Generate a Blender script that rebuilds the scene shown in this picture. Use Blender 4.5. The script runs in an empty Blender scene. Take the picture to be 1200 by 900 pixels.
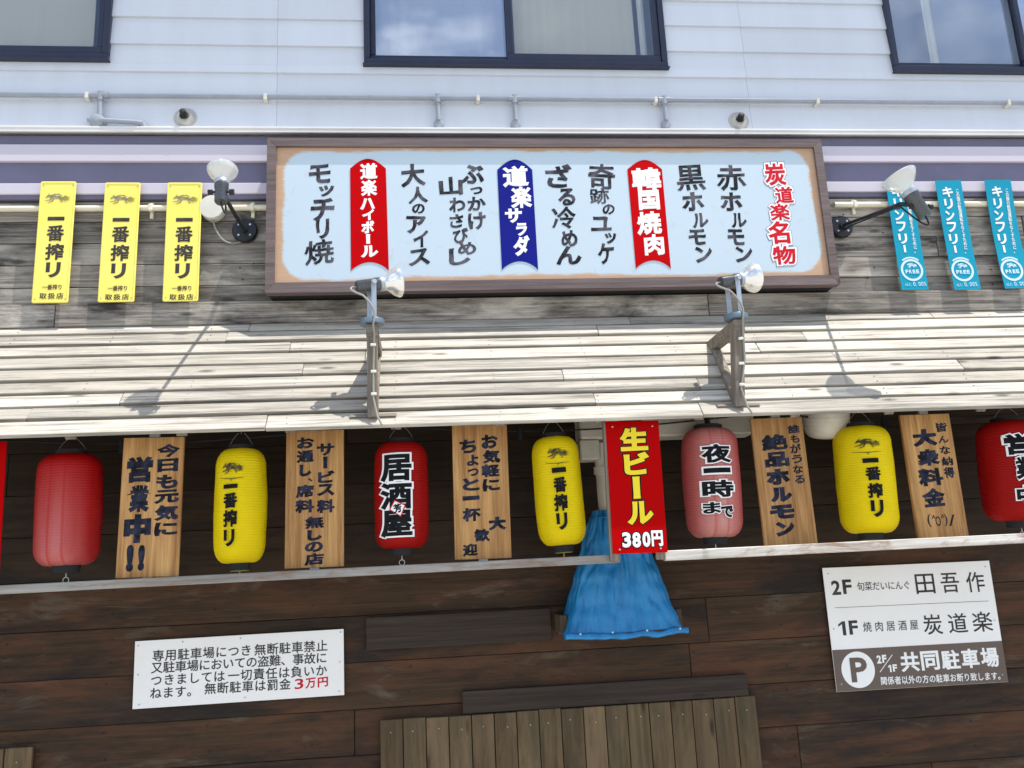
import bpy, bmesh, math, random
from mathutils import Vector, Matrix, noise
random.seed(11)
S = bpy.context.scene
C = S.collection
R = math.radians

# ------------------------------------------------------------------ camera
FPX = 1005.0                      # focal length in pixels of the 1200 px wide photograph
YAW, PITCH, ROLL = R(5.8977), R(12.3583), R(-2.7413)
CAM = Vector((0.0, -4.25, 1.55))
cy_, sy_, cp_, sp_ = math.cos(YAW), math.sin(YAW), math.cos(PITCH), math.sin(PITCH)
FWD = Vector((sy_*cp_, cy_*cp_, sp_))
r0 = Vector((cy_, -sy_, 0)); u0 = r0.cross(FWD)
RIGHT = r0*math.cos(ROLL) + u0*math.sin(ROLL)
UP = -r0*math.sin(ROLL) + u0*math.cos(ROLL)
cam = bpy.data.cameras.new('camera'); co = bpy.data.objects.new('camera', cam); C.objects.link(co)
m = Matrix((RIGHT, UP, -FWD)).transposed().to_4x4(); m.translation = CAM
co.matrix_world = m
cam.sensor_fit = 'HORIZONTAL'; cam.sensor_width = 36; cam.lens = 36*FPX/1200
cam.clip_start = .05; cam.clip_end = 3000
S.camera = co

def at(px, py, Y):
    "point of the vertical plane at depth Y seen at photograph pixel px, py"
    d = FWD*FPX + RIGHT*(px-600) - UP*(py-450)
    return CAM + d*((Y-CAM.y)/d.y)

# ------------------------------------------------------------------ light
TOSUN = Vector((.33, -.155, .93)).normalized()
sun_el = math.asin(TOSUN.z); sun_az = math.atan2(TOSUN.x, TOSUN.y)
W = bpy.data.worlds.new('World'); S.world = W; W.use_nodes = True
wt = W.node_tree; wt.nodes.clear()
wo = wt.nodes.new('ShaderNodeOutputWorld'); bg = wt.nodes.new('ShaderNodeBackground')
sky = wt.nodes.new('ShaderNodeTexSky'); sky.sky_type = 'NISHITA'; sky.sun_disc = False
sky.sun_elevation = sun_el; sky.sun_rotation = sun_az
sky.air_density = 1.0; sky.dust_density = 1.2; sky.ozone_density = 1.0
tc = wt.nodes.new('ShaderNodeTexCoord'); cn = wt.nodes.new('ShaderNodeTexNoise'); cr = wt.nodes.new('ShaderNodeValToRGB')
mp = wt.nodes.new('ShaderNodeMapping'); mp.inputs['Scale'].default_value = (1, 1, 2.6)
cn.inputs['Scale'].default_value = 2.3; cn.inputs['Detail'].default_value = 7; cn.inputs['Roughness'].default_value = .6
cr.color_ramp.elements[0].position = .50; cr.color_ramp.elements[1].position = .72
mx = wt.nodes.new('ShaderNodeMix'); mx.data_type = 'RGBA'
mx.inputs[7].default_value = (10.5, 10.8, 11.2, 1)
wt.links.new(tc.outputs['Generated'], mp.inputs[0]); wt.links.new(mp.outputs[0], cn.inputs['Vector'])
wt.links.new(cn.outputs[0], cr.inputs[0]); wt.links.new(cr.outputs[0], mx.inputs[0])
wt.links.new(sky.outputs[0], mx.inputs[6]); wt.links.new(mx.outputs[2], bg.inputs[0]); wt.links.new(bg.outputs[0], wo.inputs[0])
bg.inputs[1].default_value = .13
sl = bpy.data.lights.new('sun', 'SUN'); sl.energy = 4.2; sl.angle = R(.5); sl.color = (1, .95, .87)
so = bpy.data.objects.new('sun', sl); C.objects.link(so); so.location = (6, -6, 12)
so.rotation_euler = TOSUN.to_track_quat('Z', 'Y').to_euler()
S.view_settings.view_transform = 'Standard'; S.view_settings.look = 'None'; S.view_settings.gamma = 1
S.view_settings.use_curve_mapping = False
S.view_settings.exposure = 0.75
S.cycles.max_bounces = 8; S.cycles.transparent_max_bounces = 12

# ------------------------------------------------------------------ mesh helpers
class MB:
    "collects shapes; build() links them as one mesh object"
    def __init__(s): s.v = []; s.f = []; s.t = []; s.m = []; s.tone = 0.0; s.mi = 0; s.cuts = []
    def add(s, vs, fs):
        n = len(s.v); s.cuts.append((n, len(s.f))); s.v += [tuple(p) for p in vs]
        for f in fs: s.f.append([n+i for i in f]); s.t.append(s.tone); s.m.append(s.mi)
    def box(s, a, b, bev=0.0, M=None):
        x0, y0, z0 = a; x1, y1, z1 = b
        if bev:
            b_ = min(bev, (x1-x0)*.3, (y1-y0)*.3, (z1-z0)*.3)
            vs = []; 
            # chamfered box: 24 verts
            for sx in (0, 1):
                for sy in (0, 1):
                    for sz in (0, 1):
                        X = (x0, x1)[sx]; Y = (y0, y1)[sy]; Z = (z0, z1)[sz]
                        dx = b_*(1-2*sx); dy = b_*(1-2*sy); dz = b_*(1-2*sz)
                        vs += [(X, Y+dy, Z+dz), (X+dx, Y, Z+dz), (X+dx, Y+dy, Z)]
            k = lambda sx, sy, sz, c: ((sx*2+sy)*2+sz)*3+c
            fs = []
            for q in (0, 1):
                fs.append([k(q, 0, 0, 0), k(q, 1, 0, 0), k(q, 1, 1, 0), k(q, 0, 1, 0)])
                fs.append([k(0, q, 0, 1), k(1, q, 0, 1), k(1, q, 1, 1), k(0, q, 1, 1)])
                fs.append([k(0, 0, q, 2), k(1, 0, q, 2), k(1, 1, q, 2), k(0, 1, q, 2)])
            for p in (0, 1):
                for q in (0, 1):
                    fs.append([k(p, q, 0, 0), k(p, q, 1, 0), k(p, q, 1, 1), k(p, q, 0, 1)])
                    fs.append([k(p, 0, q, 0), k(p, 1, q, 0), k(p, 1, q, 2), k(p, 0, q, 2)])
                    fs.append([k(0, p, q, 1), k(1, p, q, 1), k(1, p, q, 2), k(0, p, q, 2)])
            for sx in (0, 1):
                for sy in (0, 1):
                    for sz in (0, 1): fs.append([k(sx, sy, sz, c) for c in (0, 1, 2)])
        else:
            vs = [(x, y, z) for x in (x0, x1) for y in (y0, y1) for z in (z0, z1)]
            fs = [(0, 1, 3, 2), (4, 6, 7, 5), (0, 4, 5, 1), (2, 3, 7, 6), (0, 2, 6, 4), (1, 5, 7, 3)]
        if M is not None: vs = [M @ Vector(p) for p in vs]
        s.add(vs, fs)
    def prism(s, poly, y0, y1, M=None):
        "polygon in x,z extruded from y0 to y1"
        n = len(poly)
        vs = [(x, y0, z) for x, z in poly] + [(x, y1, z) for x, z in poly]
        fs = [list(range(n)), list(range(2*n-1, n-1, -1))] + [[i, (i+1) % n, n+(i+1) % n, n+i] for i in range(n)]
        if M is not None: vs = [M @ Vector(p) for p in vs]
        s.add(vs, fs)
    def tube(s, pts, r, n=10, cap=True):
        pts = [Vector(p) for p in pts]; rings = []
        rr = r if isinstance(r, (list, tuple)) else [r]*len(pts)
        up = None
        for i, p in enumerate(pts):
            a = pts[max(i-1, 0)]; b = pts[min(i+1, len(pts)-1)]
            d = (b-a).normalized()
            if up is None:
                up = Vector((0, 0, 1)) if abs(d.z) < .9 else Vector((0, 1, 0))
            e = d.cross(up).normalized(); up = e.cross(d).normalized()
            rings.append([p + (e*math.cos(2*math.pi*k/n) + up*math.sin(2*math.pi*k/n))*rr[i] for k in range(n)])
        vs = [v for g in rings for v in g]; fs = []
        for i in range(len(pts)-1):
            for k in range(n): fs.append([i*n+k, i*n+(k+1) % n, (i+1)*n+(k+1) % n, (i+1)*n+k])
        if cap: fs += [list(range(n))[::-1], [(len(pts)-1)*n+k for k in range(n)]]
        s.add(vs, fs)
    def lathe(s, prof, n=32, M=None, close=True):
        "profile of (radius, height) turned about local z"
        vs = []; fs = []
        for r_, z in prof:
            for k in range(n): vs.append((r_*math.cos(2*math.pi*k/n), r_*math.sin(2*math.pi*k/n), z))
        for i in range(len(prof)-1):
            for k in range(n): fs.append([i*n+k, i*n+(k+1) % n, (i+1)*n+(k+1) % n, (i+1)*n+k])
        if close:
            fs += [list(range(n))[::-1], [(len(prof)-1)*n+k for k in range(n)]]
        if M is not None: vs = [M @ Vector(p) for p in vs]
        s.add(vs, fs)
    def build_each(s, name, mat, parent=None, smooth=False):
        "every shape added becomes a mesh object of its own"
        ends = s.cuts[1:]+[(len(s.v), len(s.f))]
        for (v0, f0), (v1, f1) in zip(s.cuts, ends):
            q = MB(); q.v = s.v[v0:v1]; q.f = [[i-v0 for i in f] for f in s.f[f0:f1]]; q.t = s.t[f0:f1]; q.m = s.m[f0:f1]
            q.build(name, mat, parent, smooth)
    def build(s, name, mat, parent=None, smooth=False):
        me = bpy.data.meshes.new(name); me.from_pydata(s.v, [], s.f)
        bm = bmesh.new(); bm.from_mesh(me); bmesh.ops.recalc_face_normals(bm, faces=bm.faces); bm.to_mesh(me); bm.free()
        a = me.attributes.new('tone', 'FLOAT', 'FACE')
        a.data.foreach_set('value', s.t)
        for mm in (mat if isinstance(mat, (list, tuple)) else [mat]): me.materials.append(mm)
        me.polygons.foreach_set('material_index', s.m)
        if smooth:
            for p in me.polygons: p.use_smooth = True
            try: me.set_sharp_from_angle(angle=R(40))
            except Exception: pass
        o = bpy.data.objects.new(name, me); C.objects.link(o)
        if parent is not None: o.parent = parent
        return o

def axis_matrix(p, d):
    "matrix that puts local z along d at p"
    q = Vector(d).to_track_quat('Z', 'Y').to_matrix().to_4x4(); q.translation = Vector(p); return q

def tag(o, label, cat, group=None, kind=None):
    if label: o['label'] = label
    if cat: o['category'] = cat
    if group: o['group'] = group
    if kind: o['kind'] = kind
    return o
def thing(name, label, cat, loc=(0, 0, 0), rot=(0, 0, 0), group=None):
    o = bpy.data.objects.new(name, None); C.objects.link(o); o.location = loc; o.rotation_euler = rot
    o.empty_display_size = .1
    return tag(o, label, cat, group)

# ------------------------------------------------------------------ materials
class NT:
    def __init__(s, name):
        s.mat = bpy.data.materials.new(name); s.mat.use_nodes = True; s.t = s.mat.node_tree
        s.b = s.t.nodes['Principled BSDF']; s.out = s.t.nodes['Material Output']
    def n(s, typ, **kw):
        nd = s.t.nodes.new('ShaderNode'+typ)
        for k, v in kw.items(): setattr(nd, k, v)
        return nd
    def l(s, a, b): s.t.links.new(a, b)
    def put(s, sock, v):
        if isinstance(v, bpy.types.NodeSocket): s.l(v, sock)
        else: sock.default_value = v
    def coord(s, scale=(1, 1, 1), tone=0.0):
        c = s.n('TexCoord'); v = c.outputs['Object']
        if tone:
            a = s.n('Attribute', attribute_name='tone'); k = s.n('Math', operation='MULTIPLY'); s.l(a.outputs['Fac'], k.inputs[0]); k.inputs[1].default_value = tone
            ad = s.n('VectorMath', operation='ADD'); cx = s.n('CombineXYZ')
            for i in range(3): s.l(k.outputs[0], cx.inputs[i])
            s.l(v, ad.inputs[0]); s.l(cx.outputs[0], ad.inputs[1]); v = ad.outputs[0]
        mpn = s.n('Mapping'); mpn.inputs['Scale'].default_value = scale; s.l(v, mpn.inputs[0]); return mpn.outputs[0]
    def noise(s, vec, scale, detail=4, rough=.55, dist=0.0):
        x = s.n('TexNoise'); s.l(vec, x.inputs['Vector']); x.inputs['Scale'].default_value = scale
        x.inputs['Detail'].default_value = detail; x.inputs['Roughness'].default_value = rough; x.inputs['Distortion'].default_value = dist
        return x.outputs[0]
    def ramp(s, f, lo, hi, a=(0, 0, 0, 1), b=(1, 1, 1, 1)):
        x = s.n('ValToRGB'); s.l(f, x.inputs[0]); e = x.color_ramp.elements
        e[0].position = lo; e[1].position = hi; e[0].color = a; e[1].color = b; return x.outputs[0]
    def mix(s, f, a, b, mode='MIX'):
        x = s.n('Mix', data_type='RGBA', blend_type=mode)
        s.put(x.inputs[0], f); s.put(x.inputs[6], a); s.put(x.inputs[7], b); return x.outputs[2]
    def math(s, op, a, b=0.0):
        x = s.n('Math', operation=op); s.put(x.inputs[0], a); s.put(x.inputs[1], b); return x.outputs[0]
    def tone(s):
        return s.n('Attribute', attribute_name='tone').outputs['Fac']
    def bump(s, h, strength=.3, dist=.004):
        x = s.n('Bump'); s.l(h, x.inputs['Height']); x.inputs['Strength'].default_value = strength; x.inputs['Distance'].default_value = dist
        s.l(x.outputs[0], s.b.inputs['Normal'])
    def base(s, c, rough=.6, metal=0.0):
        s.put(s.b.inputs['Base Color'], c); s.put(s.b.inputs['Roughness'], rough); s.b.inputs['Metallic'].default_value = metal
        return s.mat
def c4(c): return (c[0], c[1], c[2], 1)

def paint(name, col, rough=.5, metal=0.0, dirt=.25, scale=6, dirtcol=None, coat=0.0, spec=.3):
    t = NT(name); v = t.coord()
    n1 = t.ramp(t.noise(v, scale, 6, .6), .35, .75); d = dirtcol or tuple(x*.55 for x in col)
    c = t.mix(t.math('MULTIPLY', n1, dirt), c4(col), c4(d))
    n2 = t.noise(v, scale*14, 3)
    t.base(c, rough, metal); t.put(t.b.inputs['Roughness'], t.math('ADD', t.math('MULTIPLY', n2, .2), rough-.1))
    t.bump(n2, .06, .002)
    t.b.inputs['Specular IOR Level'].default_value = spec
    if coat: t.b.inputs['Coat Weight'].default_value = coat
    return t.mat

def wood(name, dark, light, axis='x', stain=None, stain_amt=.6, stain_lo=.5, tone_amt=.35, second=None, knots=True, bump=.5, grain=42, spec=.25, sscale=1.0, third=None, sdist=.8):
    t = NT(name)
    al, ac = 1.3, grain
    sc = {'x': (al, ac, ac), 'z': (ac, ac, al)}[axis]
    v = t.coord(sc, 31.7)
    warp = t.noise(v, 1.0, 9, .68, .35)
    fine = t.noise(t.coord(tuple(q*3.2 for q in sc), 13.1), 1.0, 5, .7)
    g = t.math('ADD', t.math('MULTIPLY', warp, .7), t.math('MULTIPLY', fine, .3))
    c = t.mix(t.ramp(g, .38, .64), c4(dark), c4(light))
    ss = {'x': (1.1*sscale, 4.5*sscale, 4.5*sscale), 'z': (4.5*sscale, 4.5*sscale, 1.1*sscale)}[axis]
    if second is not None:
        s2 = t.ramp(t.noise(t.coord(ss, 7.3), 1.6, 6, .65, .5), .46, .66)
        c = t.mix(t.math('MULTIPLY', s2, .75), c, c4(second))
    if third is not None:
        s3 = t.ramp(t.noise(t.coord(ss, 43.1), 2.1, 8, .7, .6), .55, .70)
        c = t.mix(t.math('MULTIPLY', s3, .75), c, c4(third))
    if stain is not None:
        s1 = t.noise(t.coord(ss, 19.9), 1.3, 8, .7, sdist)
        c = t.mix(t.math('MULTIPLY', t.ramp(s1, stain_lo, stain_lo+.17), stain_amt), c, c4(stain))
    if knots:
        ks = {'x': (2.4, 9, 9), 'z': (9, 9, 2.4)}[axis]
        vo = t.n('TexVoronoi'); t.l(t.coord(ks, 5.5), vo.inputs['Vector']); vo.inputs['Scale'].default_value = 1
        k = t.ramp(vo.outputs['Distance'], .05, .13, (1, 1, 1, 1), (0, 0, 0, 1))
        c = t.mix(t.math('MULTIPLY', k, .75), c, c4(tuple(q*.3 for q in dark)))
    tn = t.tone(); f = t.math('ADD', t.math('MULTIPLY', tn, tone_amt), 1-tone_amt*.5)
    hs = t.n('HueSaturation'); t.l(c, hs.inputs['Color']); t.l(f, hs.inputs['Value'])
    t.base(hs.outputs[0], .8); t.b.inputs['Specular IOR Level'].default_value = spec
    t.bump(g, bump, .004)
    return t.mat

M = {}
M['siding'] = None
def siding_mat():
    t = NT('painted_siding'); v = t.coord((3, 3, 60)); n = t.noise(v, 1.5, 6, .6)
    b = t.ramp(t.noise(t.coord((5, 5, .7)), 1.2, 5, .6), .4, .8)
    c = t.mix(t.math('MULTIPLY', b, .45), (.575, .61, .67, 1), (.49, .51, .55, 1))
    tn = t.math('ADD', t.math('MULTIPLY', t.tone(), .07), .965)
    hs = t.n('HueSaturation'); t.l(c, hs.inputs['Color']); t.l(tn, hs.inputs['Value'])
    t.base(hs.outputs[0], .55); t.bump(n, .18, .003); return t.mat
M['siding'] = siding_mat()
M['purple'] = paint('purple_grey_paint', (.155, .148, .23), .55, dirt=.6, scale=3, dirtcol=(.10, .098, .135))
M['lavender'] = paint('pale_lavender_paint', (.52, .49, .56), .5, dirt=.35, scale=3, dirtcol=(.5, .45, .48))
M['flash'] = paint('pale_metal_trim', (.68, .68, .67), .4, dirt=.5, scale=2, dirtcol=(.42, .36, .3))
M['grey_wood'] = wood('weathered_grey_planks', (.085, .072, .06), (.43, .39, .335), 'x', stain=(.028, .025, .024), stain_amt=.95, stain_lo=.475, second=(.56, .52, .46), tone_amt=.6, grain=70, sscale=.8, sdist=.25)
M['awning'] = wood('sun_bleached_slats', (.14, .124, .10), (.57, .54, .48), 'x', stain=(.21, .195, .175), stain_amt=.7, stain_lo=.56, second=(.47, .43, .36), tone_amt=.42, bump=.9, grain=46)
M['shaded_wood'] = wood('shaded_brown_planks', (.020, .012, .0065), (.050, .030, .017), 'x', stain=(.012, .011, .011), stain_amt=.8, stain_lo=.5, second=(.05, .032, .02), tone_amt=.5, knots=False, grain=34, sscale=.9)  # darker plank colour carries the shade between awning and rail
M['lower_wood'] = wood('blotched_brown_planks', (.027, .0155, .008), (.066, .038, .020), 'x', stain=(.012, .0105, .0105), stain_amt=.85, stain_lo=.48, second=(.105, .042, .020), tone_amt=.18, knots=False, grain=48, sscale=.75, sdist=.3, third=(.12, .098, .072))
M['batten'] = wood('greenish_brown_boards', (.055, .036, .018), (.135, .092, .048), 'z', stain=(.062, .055, .032), stain_amt=.6, second=(.16, .11, .06), tone_amt=.5, grain=30)
M['header'] = wood('dull_purple_brown_plank', (.024, .017, .013), (.050, .036, .028), 'x', tone_amt=.2, grain=50, knots=True)
M['rail'] = wood('peeling_white_rail', (.33, .29, .24), (.68, .655, .61), 'x', stain=(.20, .085, .035), stain_amt=.9, stain_lo=.51, sscale=2.2, tone_amt=.2, grain=24)
M['rail_grey'] = wood('shaded_grey_rail', (.17, .155, .135), (.36, .34, .31), 'x', sscale=2.0, stain=(.19, .085, .035), stain_amt=.85, stain_lo=.52, tone_amt=.1, grain=24)  # rail colour darkened to stand for the shade on this stretch
M['board'] = wood('honey_pine_board', (.24, .105, .03), (.58, .33, .12), 'z', stain=(.24, .10, .03), stain_amt=.6, stain_lo=.53, tone_amt=.25, grain=30, knots=False, bump=.25, spec=.4)
M['post'] = wood('grey_bracket_timber', (.12, .098, .075), (.28, .245, .20), 'z', stain=(.12, .09, .07), stain_amt=.6, tone_amt=.3, grain=50)
M['post_x'] = wood('grey_bracket_beam', (.12, .098, .075), (.28, .245, .20), 'x', tone_amt=.3, grain=50)
M['frame'] = wood('brown_sign_frame', (.095, .072, .07), (.20, .155, .15), 'x', stain=(.10, .075, .085), stain_amt=.6, tone_amt=.25, knots=False, bump=.2)
M['window'] = paint('navy_window_frame', (.022, .028, .055), .35, .0, .25, 8, (.06, .06, .08))
M['conduit'] = paint('grey_conduit', (.30, .33, .38), .45, dirt=.4, scale=9)
M['fitting'] = paint('grey_fitting', (.30, .31, .31), .5, dirt=.5, scale=14)
M['collar'] = paint('blue_grey_collar', (.14, .19, .24), .4, .3, .4, 20)
M['cap'] = paint('pale_grey_cap', (.46, .455, .43), .5, dirt=.5, scale=18)
M['cream'] = paint('cream_plastic', (.72, .68, .53), .45, dirt=.4, scale=7, dirtcol=(.45, .38, .25))
M['black'] = paint('black_lamp_metal', (.014, .015, .018), .32, dirt=.3, scale=14, dirtcol=(.05, .05, .05))
M['socket'] = paint('dark_grey_socket', (.085, .09, .095), .28, .5, .3, 14, (.12, .12, .12))
M['galv'] = paint('galvanised_steel', (.42, .46, .51), .38, .6, .3, 14)
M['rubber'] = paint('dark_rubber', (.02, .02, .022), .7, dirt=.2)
M['cable'] = paint('grey_cable', (.27, .265, .24), .6, dirt=.3)
M['white_pl'] = paint('off_white_plastic', (.66, .65, .58), .5, dirt=.4, scale=9, dirtcol=(.42, .38, .28))
M['duct'] = paint('white_duct', (.66, .63, .54), .5, dirt=.55, scale=5, dirtcol=(.38, .32, .22))
M['steel'] = paint('steel_hook', (.5, .5, .5), .25, .9, .2)
M['ink'] = None
def ink(name, c1, c2, sc=16):
    t = NT(name); f = t.ramp(t.noise(t.coord((1, 1, 1)), sc, 4, .6), .42, .64)
    t.base(t.mix(f, c4(c1), c4(c2)), .7); t.b.inputs['Specular IOR Level'].default_value = .12; return t.mat
M['ink'] = ink('faded_black_ink', (.012, .012, .017), (.105, .10, .12), 11)
M['ink_dark'] = ink('black_ink', (.005, .005, .006), (.012, .012, .014))
M['ink_board'] = ink('blue_black_brush_ink', (.007, .008, .013), (.032, .036, .066), 22)
M['ink_grey'] = ink('dark_grey_print', (.045, .04, .038), (.07, .062, .06))
M['white'] = paint('white_print', (.82, .82, .80), .5, dirt=.1)
M['red_ink'] = paint('red_print', (.56, .006, .02), .5, dirt=.2, spec=.15)
M['navy_ink'] = paint('navy_print', (.06, .08, .16), .5, dirt=.1)
M['yellow_ink'] = paint('yellow_print', (.85, .66, .02), .5, dirt=.1)
M['ribbon_red'] = paint('red_ribbon_paint', (.48, .001, .003), .45, dirt=.2, scale=3, spec=.04)
M['ribbon_blue'] = paint('blue_ribbon_paint', (.004, .008, .20), .45, dirt=.2, scale=3, spec=.12)
M['banner_yellow'] = paint('yellow_plastic_strip', (.88, .75, .13), .35, dirt=.4, scale=3, dirtcol=(.86, .76, .30))
M['banner_blue'] = paint('cyan_plastic_strip', (.004, .285, .42), .4, dirt=.2, scale=3, spec=.2)
M['banner_red'] = paint('red_enamel_panel', (.42, .001, .0015), .45, dirt=.15, scale=3, spec=.03)
M['sign_white'] = paint('white_sign_board', (.82, .81, .79), .42, dirt=.3, scale=3, dirtcol=(.66, .64, .57))
M['sign_brown'] = paint('brown_sign_band', (.125, .092, .075), .42, dirt=.2, scale=4)
M['print_pale'] = paint('pale_cyan_print', (.55, .72, .85), .5, dirt=.1)
M['emblem_grey'] = ink('grey_olive_print', (.20, .19, .12), (.36, .32, .16), 40)
M['emblem_dark'] = ink('dark_olive_print', (.04, .04, .02), (.16, .13, .03), 60)
M['gold'] = paint('olive_gold_print', (.30, .25, .06), .5, dirt=.1)
M['asphalt'] = None
def ground_mat():
    t = NT('pale_concrete'); v = t.coord(); n = t.noise(v, 60, 5, .7); p = t.ramp(t.noise(v, .6, 5, .6), .35, .7)
    c = t.mix(p, (.36, .35, .325, 1), (.46, .45, .42, 1)); c = t.mix(t.math('MULTIPLY', n, .35), c, (.52, .51, .48, 1))
    t.base(c, .9); t.bump(n, .4, .006); return t.mat
M['asphalt'] = ground_mat()
def curtain_mat(name, a, b):
    t = NT(name); f = t.noise(t.coord((14, 14, .4)), 2, 3); t.base(t.mix(f, c4(a), c4(b)), .9); return t.mat
M['curtain'] = curtain_mat('taupe_curtain', (.66, .61, .50), (.74, .69, .58))
M['curtain_white'] = curtain_mat('white_curtain', (.75, .74, .68), (.8, .8, .76))
M['room'] = paint('dim_room', (.42, .46, .56), .9, dirt=.2)
def glass_mat(name, refl=.3, tint=(.72, .76, .8)):
    t = NT(name); g = t.n('BsdfGlossy'); g.inputs['Roughness'].default_value = .02; g.inputs['Color'].default_value = (.9, .93, 1, 1)
    tr = t.n('BsdfTransparent'); tr.inputs[0].default_value = c4(tint); mxs = t.n('MixShader')
    lw = t.n('LayerWeight'); lw.inputs['Blend'].default_value = .25
    f = t.math('ADD', t.math('MULTIPLY', lw.outputs['Fresnel'], .7), refl)
    t.l(f, mxs.inputs[0]); t.l(tr.outputs[0], mxs.inputs[1]); t.l(g.outputs[0], mxs.inputs[2]); t.l(mxs.outputs[0], t.out.inputs['Surface'])
    nb = t.noise(t.coord(), 1.6, 2); bp = t.n('Bump'); t.l(nb, bp.inputs['Height']); bp.inputs['Strength'].default_value = .06; bp.inputs['Distance'].default_value = .02
    t.l(bp.outputs[0], g.inputs['Normal'])
    return t.mat
M['glass'] = glass_mat('window_glass', .05, (.9, .92, .93))
M['glass_bright'] = glass_mat('sky_window_glass', .26, (.9, .93, .97))
def bulb_mat():
    t = NT('pale_lamp_glass'); t.base((.80, .80, .76, 1), .12); t.b.inputs['Metallic'].default_value = .25; t.b.inputs['Coat Weight'].default_value = .6
    tr = t.n('BsdfTransparent'); tr.inputs[0].default_value = (.92, .94, .93, 1); ms = t.n('MixShader'); ms.inputs[0].default_value = .42
    t.l(t.b.outputs[0], ms.inputs[1]); t.l(tr.outputs[0], ms.inputs[2]); t.l(ms.outputs[0], t.out.inputs['Surface']); return t.mat
M['bulb'] = bulb_mat()
def mirror_mat():
    t = NT('silver_reflector'); n = t.noise(t.coord(), 30, 2); t.base((.80, .79, .76, 1), .2, .75); t.bump(n, .05, .002); return t.mat
M['silver'] = mirror_mat()
def lantern_mat(name, c, pale=None, streak=None):
    t = NT(name); v = t.coord()
    f = t.ramp(t.noise(v, 7, 5, .6), .35, .7); col = t.mix(t.math('MULTIPLY', f, .35), c4(c), c4(tuple(q*.72 for q in c)))
    if pale is not None:
        # paler patch on the front, stronger towards the bottom, crossed by darker seams
        sv = t.ramp(t.noise(t.coord((13, 13, 1.3)), 1.0, 5, .55), .32, .60)
        so_ = t.n('SeparateXYZ'); t.l(t.n('TexCoord').outputs['Object'], so_.inputs[0])
        low = t.ramp(so_.outputs[2], .0, .46, (1, 1, 1, 1), (streak, streak, streak, 1))
        side = t.ramp(t.math('ABSOLUTE', t.math('ADD', so_.outputs[0], .012)), .035, .125, (1, 1, 1, 1), (.12, .12, .12, 1))
        patch = t.math('MULTIPLY', side, t.math('ADD', t.math('MULTIPLY', sv, .4), .6))
        col = t.mix(t.math('MULTIPLY', patch, t.math('MULTIPLY', low, .85)), col, c4(pale))
        for x0 in (-.032, .026):                                    # darker seams
            d_ = t.math('ABSOLUTE', t.math('SUBTRACT', so_.outputs[0], x0)); sm_ = t.ramp(d_, .002, .007, (1, 1, 1, 1), (0, 0, 0, 1))
            col = t.mix(t.math('MULTIPLY', sm_, .45), col, c4(c))
    tr = t.n('BsdfTranslucent'); t.l(col, tr.inputs[0])
    t.base(col, .45); t.b.inputs['Specular IOR Level'].default_value = .10
    ms = t.n('MixShader'); ms.inputs[0].default_value = .3
    t.l(t.b.outputs[0], ms.inputs[1]); t.l(tr.outputs[0], ms.inputs[2]); t.l(ms.outputs[0], t.out.inputs['Surface'])
    t.bump(t.noise(v, 45, 3), .15, .003)
    return t.mat
M['lan_red'] = lantern_mat('red_lantern_vinyl', (.42, .010, .008))
M['lan_pale_patch'] = lantern_mat('pale_patch_red_lantern_vinyl', (.47, .004, .004), (.70, .27, .25), .0)
M['lan_pink'] = lantern_mat('bleached_pink_lantern_vinyl', (.52, .07, .065), (.76, .42, .36), .6)
M['lan_yellow'] = lantern_mat('yellow_lantern_vinyl', (.95, .74, .008))
def tarp_mat():
    t = NT('blue_tarpaulin'); v = t.coord(); w = t.n('TexWave'); t.l(t.coord((1, 1, 1)), w.inputs['Vector']); w.inputs['Scale'].default_value = 60; w.inputs['Distortion'].default_value = 2
    f = t.ramp(t.noise(t.coord((14, 14, 2.2)), 1.5, 6, .65), .35, .7)
    c = t.mix(f, (.002, .145, .36, 1), (.009, .225, .50, 1)); t.base(c, .42); t.b.inputs['Specular IOR Level'].default_value = .5
    h = t.math('ADD', t.math('MULTIPLY', t.noise(t.coord((26, 26, 7)), 1.6, 6, .65), 1.4), t.math('MULTIPLY', w.outputs['Fac'], .12)); t.bump(h, .6, .008); return t.mat
M['tarp'] = tarp_mat()
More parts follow.
